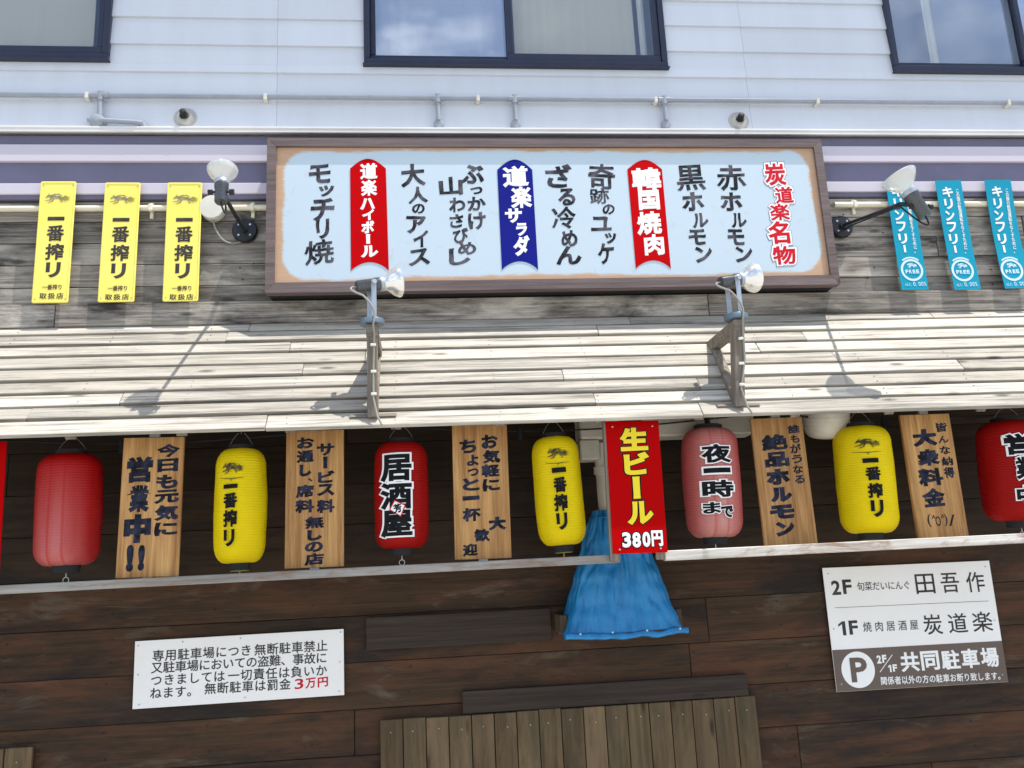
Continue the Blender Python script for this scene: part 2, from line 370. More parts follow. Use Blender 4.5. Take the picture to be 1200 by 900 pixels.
def face_mat(w, h):
    "ochre board, pale blue paint brushed over it leaving a ragged ochre margin"
    t = NT('brushed_pale_blue_board'); c = t.n('TexCoord'); sp = t.n('SeparateXYZ'); t.l(c.outputs['Object'], sp.inputs[0])
    nz = t.noise(t.coord((4, 1, 40)), 3, 7, .8); n2 = t.noise(t.coord((1, 1, 1)), 2.2, 3)
    wob = t.math('ADD', t.math('MULTIPLY', t.math('SUBTRACT', nz, .5), .05), t.math('MULTIPLY', t.math('SUBTRACT', n2, .5), .07))
    dx = t.math('SUBTRACT', w/2-.030, t.math('ABSOLUTE', sp.outputs[0]))
    dz = t.math('SUBTRACT', h/2-.062, t.math('ABSOLUTE', t.math('SUBTRACT', sp.outputs[2], h/2+.008)))
    # rounded rectangle distance, r = .09
    r_ = .13
    qx = t.math('MAXIMUM', t.math('SUBTRACT', r_, dx), 0.0); qz = t.math('MAXIMUM', t.math('SUBTRACT', r_, dz), 0.0)
    ln = t.math('SQRT', t.math('ADD', t.math('MULTIPLY', qx, qx), t.math('MULTIPLY', qz, qz)))
    d = t.math('ADD', t.math('SUBTRACT', r_, ln), wob)
    fac = t.ramp(d, 0.0, .014)
    orange = t.mix(t.noise(t.coord((2, 2, 30)), 3, 5), (.41, .25, .15, 1), (.55, .36, .22, 1))
    smudge = t.ramp(t.noise(t.coord(), 9, 6, .7, 1.2), .60, .75)
    blue = t.mix(t.math('MULTIPLY', smudge, .4), (.47, .57, .64, 1), (.38, .35, .33, 1))
    blue = t.mix(t.math('MULTIPLY', t.noise(t.coord((1, 1, 8)), 3, 4), .25), blue, (.43, .54, .62, 1))
    t.base(t.mix(fac, orange, blue), .5); t.bump(nz, .08, .002); return t.mat

# ------------------------------------------------------------------ lettering
_G = {}
def glyph(ch, bev):
    k = (ch, round(bev, 4))
    if ch == '1':
        o_ = bev*.6; pts = [(.30-o_, 0), (.44+o_, 0), (.44+o_, .72), (.31, .72), (.08, .57), (.08, .47-o_), (.30-o_, .58)]
        _G[k] = ([Vector((x, y, 0)) for x, y in pts], [list(range(7))], (.08, .44+o_, 0, .72))
    if k in _G: return _G[k]
    cu = bpy.data.curves.new('glyph', 'FONT'); cu.body = ch; cu.size = 1; cu.resolution_u = 3
    cu.bevel_depth = bev; cu.bevel_resolution = 0
    o = bpy.data.objects.new('glyph', cu); C.objects.link(o)
    dg = bpy.context.evaluated_depsgraph_get(); dg.update()
    me = bpy.data.meshes.new_from_object(o.evaluated_get(dg))
    vs = [v.co.copy() for v in me.vertices]; fs = [list(p.vertices) for p in me.polygons]
    # keep only the front half of the rounded letter
    keep = [f for f in fs if sum(vs[i].z for i in f)/len(f) > -1e-6]
    used = sorted({i for f in keep for i in f}); ix = {j: i for i, j in enumerate(used)}
    vs = [vs[i] for i in used]; fs = [[ix[i] for i in f] for f in keep]
    bpy.data.objects.remove(o); bpy.data.curves.remove(cu); bpy.data.meshes.remove(me)
    if bev > .06:                                                  # trim the spikes a wide bevel throws at sharp corners
        b0 = glyph(ch, 0.0)[2]; q = bev*1.05
        for v in vs: v.x = min(max(v.x, b0[0]-q), b0[1]+q); v.y = min(max(v.y, b0[2]-q), b0[3]+q)
    bb = (min(v.x for v in vs), max(v.x for v in vs), min(v.y for v in vs), max(v.y for v in vs)) if vs else (0, 1, 0, 1)
    _G[k] = (vs, fs, bb); return _G[k]
EM = None
def em_box():
    global EM
    if EM is None:
        b = glyph('国', 0.0)[2]; cx, cy, s = (b[0]+b[1])/2, (b[2]+b[3])/2, max(b[1]-b[0], b[3]-b[2])*1.09
        EM = (cx-s/2, cx+s/2, cy-s/2, cy+s/2)
    return EM
def letter(mb, ch, box, y=0.0, bev=.02, out=None, fit='bbox', turn=False, rot=0.0, shear=0.0, wob=0.0, wrap=None, relief=.0006):
    """draw ch into box = (x0, x1, z0, z1), facing -y at depth y; out = wider bevel that still takes its size from bev;
    wrap(x, z) -> y carries the letter onto a curved surface"""
    vs, fs, bb = glyph(ch, bev)
    if fit == 'em': bb = em_box()
    if out is not None: vs, fs, _ = glyph(ch, out)
    gx0, gx1, gy0, gy1 = bb
    cxg, cyg = (gx0+gx1)/2, (gy0+gy1)/2
    gw, gh = max(gx1-gx0, 1e-4), max(gy1-gy0, 1e-4)
    if turn: gw, gh = gh, gw
    x0, x1, z0, z1 = box; cx, cz = (x0+x1)/2, (z0+z1)/2; sx, sz = (x1-x0)/gw, (z1-z0)/gh
    zb = max([v.z for v in vs]+[1e-6]); pts = []
    cr_, sr_ = math.cos(rot), math.sin(rot)
    for v in vs:
        a, b = v.x-cxg, v.y-cyg
        if turn: a, b = b, -a
        a *= sx; b *= sz; b += shear*a
        a, b = a*cr_-b*sr_, a*sr_+b*cr_
        if wob:
            nv = noise.noise_vector(Vector(((cx+a)*26, (cz+b)*26, ord(ch)*.37)))
            nv2 = noise.noise_vector(Vector(((cx+a)*80, (cz+b)*80, ord(ch)*.37)))
            a += (nv.x + nv2.x*.5)*wob; b += (nv.y + nv2.y*.5)*wob
        pts.append([cx+a, b+cz, v.z/zb*relief])
    if wrap is None:
        mb.add([(p[0], y-p[2], p[1]) for p in pts], fs)
    else:
        bm = bmesh.new(); bv = [bm.verts.new((p[0], p[2], p[1])) for p in pts]
        for f in fs:
            try: bm.faces.new([bv[i] for i in f])
            except Exception: pass
        xs = [p[0] for p in pts]; zs = [p[1] for p in pts]
        q = math.floor(min(xs)/.008)*.008
        while q < max(xs):
            bmesh.ops.bisect_plane(bm, geom=bm.verts[:]+bm.edges[:]+bm.faces[:], plane_co=(q, 0, 0), plane_no=(1, 0, 0)); q += .008
        bm.verts.index_update()
        mb.add([(v.co.x, wrap(v.co.x, v.co.z)+y-v.co.y, v.co.z) for v in bm.verts], [[w.index for w in f.verts] for f in bm.faces])
        bm.free()

class Panel:
    "a flat upright rectangle found from its four photograph corners at depth Y; gives its placing and turns pixels into its own x, z"
    def __init__(s, tl, tr, br, bl, Y):
        s.Y = Y; P = [at(p[0], p[1], Y) for p in (tl, tr, br, bl)]
        ux = (P[1]-P[0]+P[2]-P[3]).normalized(); s.ang = math.atan2(ux.z, ux.x)
        ux = Vector((math.cos(s.ang), 0, math.sin(s.ang))); uz = Vector((-math.sin(s.ang), 0, math.cos(s.ang)))
        s.w = ((P[1]-P[0]).dot(ux)+(P[2]-P[3]).dot(ux))/2
        s.h = ((P[0]-P[3]).dot(uz)+(P[1]-P[2]).dot(uz))/2
        cen = (P[0]+P[1]+P[2]+P[3])/4; s.loc = cen-uz*s.h/2; s.ux, s.uz = ux, uz
        s.rot = (0, -s.ang, 0)
    def px(s, x, y):
        d = at(x, y, s.Y)-s.loc; return d.dot(s.ux), d.dot(s.uz)
    def box(s, b, off=(0, 0), k=1.0):
        "bbox (x0, x1, y0, y1) measured on an enlarged crop -> local box"
        x0, x1, y0, y1 = [off[0]+b[0]/k, off[0]+b[1]/k, off[1]+b[2]/k, off[1]+b[3]/k]
        cx, cz = s.px((x0+x1)/2, (y0+y1)/2)
        l = Vector(s.px(x0, (y0+y1)/2)); r_ = Vector(s.px(x1, (y0+y1)/2)); t = Vector(s.px((x0+x1)/2, y0)); b_ = Vector(s.px((x0+x1)/2, y1))
        w, h = (r_-l).length, (t-b_).length
        return (cx-w/2, cx+w/2, cz-h/2, cz+h/2)
    def row(s, mb, text, a, b, h, off=(0, 0), k=1.0, w=None, **kw):
        "letters evenly spaced from the centre of the first at a to that of the last at b"
        n = len(text); A = Vector(s.px(off[0]+a[0]/k, off[1]+a[1]/k)); B = Vector(s.px(off[0]+b[0]/k, off[1]+b[1]/k))
        hh = (Vector(s.px(off[0]+a[0]/k, off[1]+(a[1]+h)/k))-A).length; ww = hh if w is None else hh*w
        for i, ch in enumerate(text):
            if ch in ' \u3000': continue
            p = A+(B-A)*(i/max(n-1, 1)); letter(mb, ch, (p.x-ww/2, p.x+ww/2, p.y-hh/2, p.y+hh/2), fit='em', rot=math.atan2((B-A).y, (B-A).x) if abs((B-A).x) > abs((B-A).y) else 0, turn=(ch == 'ー'), **kw)

def stroke(mb, pts, w, y, wrap=None):
    "tapered flat brush stroke through pts (x, z) with half widths w"
    P = [Vector(p) for p in pts]; L = []; Rr = []
    for i, p in enumerate(P):
        d = (P[min(i+1, len(P)-1)]-P[max(i-1, 0)]).normalized(); nn = Vector((-d.y, d.x))
        L.append(p+nn*w[i]); Rr.append(p-nn*w[i])
    f = (lambda q: (q.x, (wrap(q.x, q.y) if wrap else 0)+y, q.y))
    n = len(P)
    mb.add([f(q) for q in L]+[f(q) for q in Rr], [[i, i+1, n+i+1, n+i] for i in range(n-1)])
def beast(mb, cx, cz, w, h, y, wrap=None, mi=(0, 0)):
    "small running beast mark with streaming mane and tail"
    def S_(pts, ws): stroke(mb, [(cx+(a-.5)*w, cz+(b-.5)*h) for a, b in pts], [q*h for q in ws], y, wrap)
    mb.mi = mi[0]
    S_([(.26, .62), (.36, .66), (.5, .6), (.64, .62), (.72, .56)], [.03, .13, .13, .12, .04])
    y -= .0002; S_([(.36, .62), (.28, .72), (.20, .70), (.13, .58)], [.1, .1, .09, .03])
    y -= .0002; S_([(.22, .76), (.24, .88), (.29, .95)], [.03, .03, .005])
    for k, (p, q) in enumerate((((.36, .55), (.16, .34)), ((.42, .5), (.27, .18)), ((.62, .52), (.72, .22)), ((.68, .54), (.86, .34)))):
        y -= .0001; mx_ = ((p[0]+q[0])/2+.03, (p[1]+q[1])/2-.06); S_([p, mx_, q, (q[0]-.06, q[1]-.04)], [.07, .05, .035, .01])
    for k in range(4):
        y -= .0001; S_([(.30+.04*k, .74), (.40+.06*k, .86+.03*(k % 2)), (.55+.07*k, .84-.05*k)], [.03, .035, .004])
    mb.mi = mi[1]
    for k in range(3):
        y -= .0001; S_([(.72, .58), (.82, .72-.1*k), (.92, .60-.12*k), (1.0, .66-.14*k)], [.03, .05, .04, .004])
    mb.mi = 0

# ------------------------------------------------------------------ ground
g = MB(); g.add([(-80, -90, 0), (90, -90, 0), (90, 60, 0), (-80, 60, 0)], [[0, 1, 2, 3]])
gr = g.build('ground', M['asphalt']); gr['kind'] = 'structure'

# ------------------------------------------------------------------ building
XL, XR, ZT = -4.4, 6.6, 6.6
bld = thing('restaurant_building', 'two storey restaurant building, pale lap siding above, weathered plank wall and slatted awning below', 'building', (0, 0, 0))
zf = at(600, 157, 0).z                                             # underside of the pale siding
rows0 = 4.0682; pitch = .1641
z_line = lambda y, Y=0.0, x=200: at(x, y, Y).z
wins = [(-4.1, at(131, 40, 0).x, z_line(73, 0, 128)), (at(427, 79, 0).x, at(781.5, 80, 0).x, at(600, 80, 0).z), (at(1045.5, 85.5, 0).x, at(1045.5, 85.5, 0).x+1.69, at(1046, 86, 0).z)]
WTOP = 1.22
joints = sorted([at(325, 90, 0).x, at(868, 40, 0).x, -3.4, 4.9, 6.0, -2.35+.0])
sd = MB()
def seg_x(a, b):
    xs = [a]+[j for j in joints if a+.02 < j < b-.02]+[b]
    return [(xs[i]+(.0006 if i else 0), xs[i+1]-(.0006 if i+1 < len(xs)-1 else 0)) for i in range(len(xs)-1)]
z0 = zf+.012; k = 0
bounds = [z0]+[rows0+pitch*i for i in range(0, 17) if rows0+pitch*i < ZT-.02]+[ZT]
LIP = .014
for za, zb in zip(bounds[:-1], bounds[1:]):
    cuts = sorted({za, zb} | {q for w in wins for q in (w[2], w[2]+WTOP) if za < q < zb})
    for a, b in zip(cuts[:-1], cuts[1:]):
        mid = (a+b)/2; iv = [(XL, XR)]
        for w in wins:
            if w[2] < mid < w[2]+WTOP:
                iv = [p for (u, v) in iv for p in ((u, min(v, w[0])), (max(u, w[1]), v)) if p[1]-p[0] > .01]
        fa = -LIP*(1-(a-za)/(zb-za)); fb = -LIP*(1-(b-za)/(zb-za))
        for (u, v) in iv:
            for (p, q) in seg_x(u, v):
                sd.tone = random.random()
                sd.add([(p, fa, a), (q, fa, a), (q, fb, b), (p, fb, b), (p, .02, a), (q, .02, a), (q, .02, b), (p, .02, b)],
                       [(0, 1, 2, 3), (0, 4, 5, 1), (0, 3, 7, 4), (1, 5, 6, 2)])
# backing sheet behind the joints, open at the windows
edges = sorted({XL, XR} | {q for w in wins for q in (w[0], w[1])})
for a, b in zip(edges[:-1], edges[1:]):
    mid = (a+b)/2; hit = [w for w in wins if w[0] < mid < w[1]]
    for (za, zb) in ([(zf, ZT)] if not hit else [(zf, hit[0][2]), (hit[0][2]+WTOP, ZT)]):
        sd.box((a, .0205, za), (b, .06, zb))
sd.build('siding', M['siding'], bld)
# shell: side walls, back wall, roof
sh = MB()
sh.box((XL, .0625, .0), (XL+.12, 7, ZT)); sh.box((XR-.12, .0625, 0), (XR, 7, ZT)); sh.box((XL+.1225, 6.88, 0), (XR-.1225, 7, ZT))
sh.build('side_wall', M['siding'], bld)
rf = MB(); rf.box((XL-.5, -.47, ZT+.003), (XR+.5, 7.4, ZT+.12), .01); rf.box((XL-.45, -.42, ZT+.123), (XR+.45, 7.35, ZT+.16), .01)
rf.build('roof', M['flash'], bld)  # unseen eaves extended outward to put the siding in shade
# windows
for i, (xa, xb, zb) in enumerate(wins):
    zt = zb+WTOP; fr = MB(); t_ = .032
    fr.box((xa, -.035, zb), (xb, .05, zb+.034), .004); fr.box((xa, -.035, zt-.034), (xb, .05, zt), .004)
    fr.box((xa, -.0345, zb+.0355), (xa+t_, .05, zt-.0355), .004); fr.box((xb-t_, -.0345, zb+.0355), (xb, .05, zt-.0355), .004)
    fr.box((xa-.006, -.045, zb-.010), (xb+.006, .02, zb-.002), .002)          # drip sill
    win = fr.build('window', M['window'], bld)
    xm = (xa+xb)/2-(.035 if i == 1 else .0)
    for sgn, (p, q, yy) in enumerate(((xa+t_+.002, xm+.022, .012), (xm-.022, xb-t_-.002, -.022))):
        sb = MB(); b_ = .028 if sgn == 0 else .032
        zl, zh = zb+.0365, zt-.0365
        sb.box((p, yy, zl), (q, yy+.03, zl+.044), .003); sb.box((p, yy, zh-.05), (q, yy+.03, zh), .003)
        sb.box((p, yy+.001, zl+.046), (p+b_, yy+.029, zh-.052), .003); sb.box((q-b_, yy+.001, zl+.046), (q, yy+.029, zh-.052), .003)
        sb.build('sash', M['window'], win)
        gl = MB(); gl.box((p+b_-.006, yy+.011, zl+.038), (q-b_+.006, yy+.016, zh-.045))
        gl.build('pane', M['glass_bright'] if (i, sgn) in ((1, 0),) else M['glass'], win)
    def drape(a, b, y, amp=.012, n=90):
        cm = MB(); ph = random.random()*6
        pts = [(a+(b-a)*j/n, y+amp*math.sin(j*.9+ph)+amp*.5*math.sin(j*2.3)) for j in range(n+1)]
        cm.add([(x, yy_, zb+.03) for x, yy_ in pts]+[(x, yy_, zt-.03) for x, yy_ in pts], [[j, j+1, n+2+j, n+1+j] for j in range(n)])
        return cm
    if i == 0: drape(xa+.03, xb-.12, .075, .0012).build('curtain', M['curtain'], win, True)
    if i == 1:
        drape(xm+.0, xb-.15, .075, .0012).build('curtain', M['curtain'], win, True)
        drape(xb-.125, xb-.085, .07, .003, 12).build('curtain', M['curtain_white'], win, True)
        drape(xa+.03, xm-.03, .10, .002).build('curtain', M['curtain'], win, True)
    if i == 2:
        a_ = at(1078, 0, .08).x; drape(a_, a_+.055, .08, .004, 14).build('curtain', M['curtain_white'], win, True)
    rm = MB(); rm.box((xa-.02, .16, zb-.02), (xb+.02, .165, zt+.02)); rm.build('room_panel', M['room'], win)  # added flat panel, its blue-grey standing for the dim room

# flashing strip under the siding
fl = MB(); fl.box((XL, -.052, zf-.004), (XR, .02, zf+.010), .003); fl.box((XL, -.05, zf-.022), (XR, -.038, zf-.0045))
fl.build('flashing', M['flash'], bld)
# purple clapboard band: recessed dark boards with a proud pale lower edge
pb = MB(); lv = MB(); zz = [z_line(157.5), z_line(172.5), z_line(192), z_line(197.5), z_line(217.5), z_line(230), z_line(235)]
pb.box((XL, -.008, zz[1]+.001), (XR, .05, zf-.024)); pb.box((XL, -.010, zz[4]+.001), (XR, .05, zz[2]-.001)); pb.box((XL, -.02, zz[6]), (XR, .05, zz[5]-.001))
pb.build('band_board', M['purple'], bld)
lv.box((XL, -.030, zz[2]), (XR, .05, zz[1]), .003); lv.box((XL, -.032, zz[5]), (XR, .05, zz[4]), .003)
lv.build('band_trim', M['lavender'], bld)
# upper plank wall
def planks(mb, ztop, zbot, h, y, jit=.003, lens=(1.6, 3.4), gap=.004, th=.03):
    z = ztop
    while z > zbot+.02:
        hh = min(h*(1+random.uniform(-.06, .06)), z-zbot); x = XL-random.uniform(0, 1.5)
        while x < XR:
            l_ = random.uniform(*lens); a, b = max(x, XL), min(x+l_, XR); x += l_
            if b-a < .05: continue
            mb.tone = random.random(); dy = random.uniform(-jit, jit)
            mb.box((a+.0015, y+dy, z-hh+gap*.5), (b-.0015, y+dy+th, z-gap*.5), .0025)
        z -= hh
zl_top = z_line(356, 0); 
up = MB(); planks(up, zz[6]-.003, zl_top, .112, 0.0, .004)
up.mi = 1
for q in range(120):
    x = random.uniform(XL, XR); z = random.uniform(zl_top+.03, zz[6]-.03)
    up.lathe([(.0001, .0), (.004, .0), (.004, .004)], 6, axis_matrix((x, -.001, z), (0, -1, 0)))
up.build('upper_plank_wall', [M['grey_wood'], M['rubber']], bld)
AZ0 = 2.845; AY1 = -.60; AZ1 = at(600, 493, AY1).z               # awning: top at the wall, lower front edge
lg = MB(); x = XL
for l_ in (2.6, 3.3, 3.6, 1.8):
    lg.tone = random.random(); lg.box((x+.002, -.03, AZ0-.02), (min(x+l_, XR)-.002, .03, zl_top-.002), .003); x += l_
    if x > XR: break
lg.build('ledger_board', M['grey_wood'], bld)
# lower plank wall
lw = MB(); planks(lw, AZ0-.022, 1.60, .205, 0.0, .0012, (2.4, 4.2), .0018); lw.build('plank_wall', M['shaded_wood'], bld)
lw = MB(); planks(lw, 1.60, .0, .205, 0.0, .0016, (2.0, 3.8), .0018); lw.mi = 1
for zr in range(8):
    for xr in range(24):
        for dz in (.045, .15):
            lw.lathe([(.0001, .0), (.0045, .0), (.004, .003)], 6, axis_matrix((XL+.2+xr*.455+random.uniform(-.01, .01), -.0015, 1.60-.205*(zr+1)+dz+random.uniform(-.01, .01)), (0, -1, 0)))
lw.build('lower_plank_wall', [M['lower_wood'], M['rubber']], bld)
bk = MB(); bk.box((XL+.125, .0355, 0), (XR-.125, .06, zf-.001)); bk.build('wall_backing', M['rubber'], bld)

# awning of bleached slats on rafters
SL = Vector((0, AY1, AZ1-AZ0)); L = SL.length; sdir = SL.normalized(); sn = Vector((0, sdir.z, -sdir.y))
if sn.z < 0: sn = -sn
def aw(x, s_, n_): return Vector((x, 0, AZ0))+sdir*s_+sn*n_
aw_m = Matrix(((1, 0, 0, 0), (0, sdir.y, sn.y, 0), (0, sdir.z, sn.z, AZ0), (0, 0, 0, 1)))
ab = MB(); NB = 9; pw = L/NB
for r_ in range(NB):
    x = XL-random.uniform(.2, 1.8)
    while x < XR:
        l_ = random.uniform(1.5, 2.6); a, b = max(x, XL), min(x+l_, XR); x += l_
        if b-a < .05: continue
        ab.tone = random.random(); s0 = r_*pw+.009+random.uniform(-.003, .003); s1 = (r_+1)*pw-.012+random.uniform(-.004, .004)
        if r_ == NB-1: s1 = L+random.uniform(-.004, .004)
        tl = random.uniform(-.002, .002); n = 14; base = len(ab.v)
        sag = random.uniform(-.002, .002)
        M2 = aw_m @ Matrix.Translation((0, (s0+s1)/2, 0)) @ Matrix.Rotation(random.uniform(-.007, .007), 4, 'X') @ Matrix.Translation((0, -(s0+s1)/2, 0)) @ Matrix.Rotation(random.uniform(-.0010, .0010), 4, 'Z')
        ab.box((a+.001, s0, -.019+tl), (b-.001, s1, tl), .0025, M2)
ab.mi = 1
for r_ in range(NB):
    x = XL+.17
    while x < XR:
        for ds in (.3, .7):
            p = aw(x+random.uniform(-.006, .006), (r_+ds)*pw, .0); ab.lathe([(.0032, 0), (.0032, .0022), (.0001, .003)], 6, axis_matrix(p, sn))
        x += .455
awn = ab.build('awning', [M['awning'], M['fitting']], bld)
x = XL+.15
while x < XR:
    rt = MB(); rt.tone = random.random(); rt.box((x, .03, -.078), (x+.045, L-.06, -.0315), .003, aw_m); x += .455
    rt.build('rafter', M['post'], awn)
sc_ = MB(); sc_.box((XL, .012, -.031), (XR, L-.058, -.028), 0, aw_m); sc_.build('gap_dark_sheet', M['rubber'], awn)  # added black sheet: keeps the slat gaps dark and stops sun leaking through

# ------------------------------------------------------------------ hardware on the siding
def arc(p0, p1, p2, n=8):
    p0, p1, p2 = Vector(p0), Vector(p1), Vector(p2)
    return [p0*(1-t)**2+p1*2*t*(1-t)+p2*t*t for t in [i/n for i in range(n+1)]]
ZP = at(600, 115.5, -.035).z; YP = -.035
cd = MB(); cd.tube([(XL+.05, YP, ZP), (XR-.05, YP, ZP)], .0115, 10)
ct = thing('conduit', 'long grey conduit clipped along the pale siding under the windows', 'pipe', (0, 0, ZP))
def loc(mb, root):
    inv = Vector(root.location)
    mb.v = [tuple(Vector(p)-inv) for p in mb.v]; return mb
loc(cd, ct).build('pipe', M['conduit'], ct, True)
clipx = [at(q, 113, YP).x for q in (102, 311, 560, 768, 957, 1180)]
for x in clipx:
    c = MB(); c.box((x-.010, YP-.014, ZP-.022), (x+.010, -.002, ZP+.014), .004); loc(c, ct).build('clip', M['white_pl'], ct)
for q in (513, 603, 778):
    x = at(q, 115, YP).x; ze = at(q, 145, YP).z
    d = MB(); d.tube([(x, YP, ZP+.018), (x, YP, ZP-.03)], .017, 10); d.tube([(x-.035, YP, ZP), (x+.035, YP, ZP)], .016, 10)
    d.tube([(x, YP, ZP-.028), (x, YP, ze+.02)], .0125, 10); d.lathe([(.001, 0), (.024, 0), (.026, .01), (.026, .03), (.02, .038)], 16, axis_matrix((x, -.002, ze), (0, -1, 0)))
    loc(d, ct).build('drop_outlet', M['conduit'], ct, True)
x = at(118, 113, YP).x; zc = at(117, 140, YP).z; xe = at(167, 145, YP).x
d = MB(); d.tube([(x, YP, ZP+.018), (x, YP, ZP-.03)], .017, 10); d.tube([(x-.035, YP, ZP), (x+.04, YP, ZP)], .016, 10)
d.tube([(x, YP, ZP-.028), (x, YP, zc)], .0135, 10)
d.lathe([(.001, 0), (.042, 0), (.044, .012), (.036, .045), (.02, .052)], 20, axis_matrix((x-.01, -.002, zc-.01), (0, -1, 0)))
d.tube([(x-.06, YP+.01, zc+.005), (x-.02, YP, zc-.008), (x+.03, YP-.012, zc-.012), (xe-.03, YP-.012, zc-.022), (xe, YP-.004, zc-.024)], [.01, .014, .0125, .0125, .015], 10)
d.tube([(xe, YP-.004, zc-.024), (xe+.012, YP+.005, zc-.05)], .014, 10)
loc(d, ct).build('branch_outlet', M['conduit'], ct, True)
for i, (px, py) in enumerate(((216.5, 137.5), (866.5, 141.5))):
    p = at(px, py, -.02); v = thing('wall_socket_cap', ['round grey wall cap with a dark nozzle beside the branching conduit', 'round grey wall cap with a dark nozzle above the big menu sign'][i], 'cable cap', (p.x, 0, p.z), group='round caps on the siding')
    b = MB(); b.lathe([(.001, 0), (.060, 0), (.061, .004), (.058, .008), (.047, .009), (.045, .018), (.036, .026), (.001, .027)], 32, axis_matrix((0, -.004, 0), (0, -1, 0))); b.build('cap_body', M['cap'], v, True)
    n_ = MB(); n_.lathe([(.001, 0), (.024, 0), (.024, .006), (.017, .008), (.017, .034), (.012, .037), (.001, .037)], 18, axis_matrix((0, -.030, .004), (-.03, -1, .35))); n_.build('nozzle', M['rubber'], v, True)

# cream pipe on the plank wall, left and right of the sign
for (pa, pb_, yy, lab, clips) in ((None, 316, 243.5, 'cream pipe clipped along the plank wall behind the yellow strips', (-60, 177, 296)), (978, None, 239.5, 'cream pipe clipped along the plank wall behind the cyan strips', (1001, 1240))):
    zc = at(200 if pa is None else 1000, yy, -.035).z
    xa = XL+.1 if pa is None else at(pa, yy, -.035).x; xb = XR-.1 if pb_ is None else at(pb_, yy, -.035).x
    pr = thing('cream_pipe', lab, 'pipe', ((xa+xb)/2, 0, zc), group='cream pipes')
    t = MB(); t.tube([(xa, -.030, zc), (xb, -.030, zc)], .0155, 12); loc(t, pr).build('pipe', M['cream'], pr, True)
    for q in clips:
        cx_ = at(q, yy, -.03).x; c = MB(); c.box((cx_-.012, -.048, zc-.02), (cx_+.012, -.002, zc+.0195), .005); c.box((cx_-.009, -.02, zc-.05), (cx_+.009, -.002, zc-.02), .003); c.box((cx_-.009, -.02, zc+.02), (cx_+.009, -.002, zc+.036), .003)
        loc(c, pr).build('clip', M['cream'], pr)

# ------------------------------------------------------------------ big menu sign
FY = -.14
SP = Panel((312.5, 161.5), (961, 163.5), (986, 333), (311, 343.5), FY)
ms = thing('menu_sign', 'wide framed menu sign of pale blue board with brushed Japanese dishes and three ribbons', 'sign', SP.loc, SP.rot)
w, h = SP.w, SP.h; fw = .046; dep = .05
fb = MB(); fb.tone = .4
def mitre(mb, q, tone):
    mb.tone = tone; mb.add([p for p in q], [(0, 1, 2, 3), (4, 7, 6, 5), (0, 4, 5, 1), (1, 5, 6, 2), (2, 6, 7, 3), (3, 7, 4, 0)])
def bar(pts, tone): # outer/inner outline quad in x,z -> prism y 0..dep
    mitre(fb, [(x, 0, z) for x, z in pts]+[(x, dep, z) for x, z in pts], tone)
bar([(-w/2, h), (w/2, h), (w/2-fw, h-fw), (-w/2+fw, h-fw)], .35)
bar([(-w/2, 0), (-w/2+fw, fw*1.15), (w/2-fw, fw*1.15), (w/2, 0)], .6)
bar([(-w/2, 0.001), (-w/2, h-.001), (-w/2+fw-.001, h-fw-.001), (-w/2+fw-.001, fw*1.15+.001)], .5)
bar([(w/2, 0.001), (w/2-fw+.001, fw*1.15+.001), (w/2-fw+.001, h-fw-.001), (w/2, h-.001)], .5)
fb.build('frame', M['frame'], ms)
fy = .016
bxm = MB(); bxm.box((-w/2+.012, .0505, .003), (w/2-.012, .137, h-.02)); bxm.build('back_box', M['rubber'], ms)  # rear box coloured black so the sign's shaded underside stays dark
fc = MB(); fc.box((-w/2+fw-.002, fy, fw), (w/2-fw+.002, fy+.02, h-fw+.002)); fc.build('board', face_mat(w-2*fw, h), ms)
CR = {3: (340, 175), 4: (510, 175), 5: (680, 175), 6: (780, 175)}; K = 1117/180
black = [(3, 'モ', 135, 293, 100, 240), (3, 'ッ', 205, 320, 250, 335), (3, 'チ', 148, 320, 342, 515), (3, 'リ', 185, 285, 500, 645), (3, '焼', 100, 318, 650, 830),
 (3, '大', 800, 985, 95, 262), (3, '人', 855, 1005, 262, 385), (3, 'の', 885, 980, 385, 460), (3, 'ア', 845, 990, 475, 605), (3, 'イ', 892, 1005, 578, 705), (3, 'ス', 860, 1018, 715, 838),
 (4, 'ぶ', 180, 358, 100, 240), (4, 'っ', 255, 345, 262, 315), (4, 'か', 235, 370, 335, 440), (4, 'け', 240, 372, 450, 575), (4, '山', 28, 200, 190, 325), (4, 'わ', 100, 220, 338, 448), (4, 'さ', 105, 205, 460, 562), (4, 'び', 130, 245, 565, 675), (4, 'め', 168, 298, 665, 758), (4, 'し', 100, 258, 710, 832),
 (4, 'ざ', 808, 1003, 98, 270), (4, 'る', 895, 1022, 275, 400), (4, '冷', 848, 1028, 408, 570), (4, 'め', 918, 1040, 580, 700), (4, 'ん', 880, 1070, 690, 832),
 (5, '奇', 62, 258, 98, 280), (5, '跡', 72, 215, 272, 388), (5, 'の', 165, 255, 390, 465), (5, 'ユ', 82, 230, 478, 585), (5, 'ッ', 182, 268, 598, 680), (5, 'ケ', 130, 250, 672, 830),
 (6, '黒', 80, 298, 105, 290), (6, 'ホ', 125, 285, 303, 438), (6, 'ル', 198, 315, 455, 560), (6, 'モ', 175, 300, 572, 690), (6, 'ン', 220, 348, 695, 812),
 (6, '赤', 375, 592, 105, 290), (6, 'ホ', 403, 565, 303, 438), (6, 'ル', 482, 598, 455, 560), (6, 'モ', 458, 580, 572, 690), (6, 'ン', 512, 640, 695, 812)]
tb = MB()
simple = set('モッチリ大人のアイスっしけユケンルホぶかびめざるんわさ山')
for (c_, ch, *b) in black:
    letter(tb, ch, SP.box(b, CR[c_], K), fy-.001, .037 if ch in simple else .021, shear=random.uniform(.0, .10), rot=random.uniform(-.05, .05), wob=.0038)
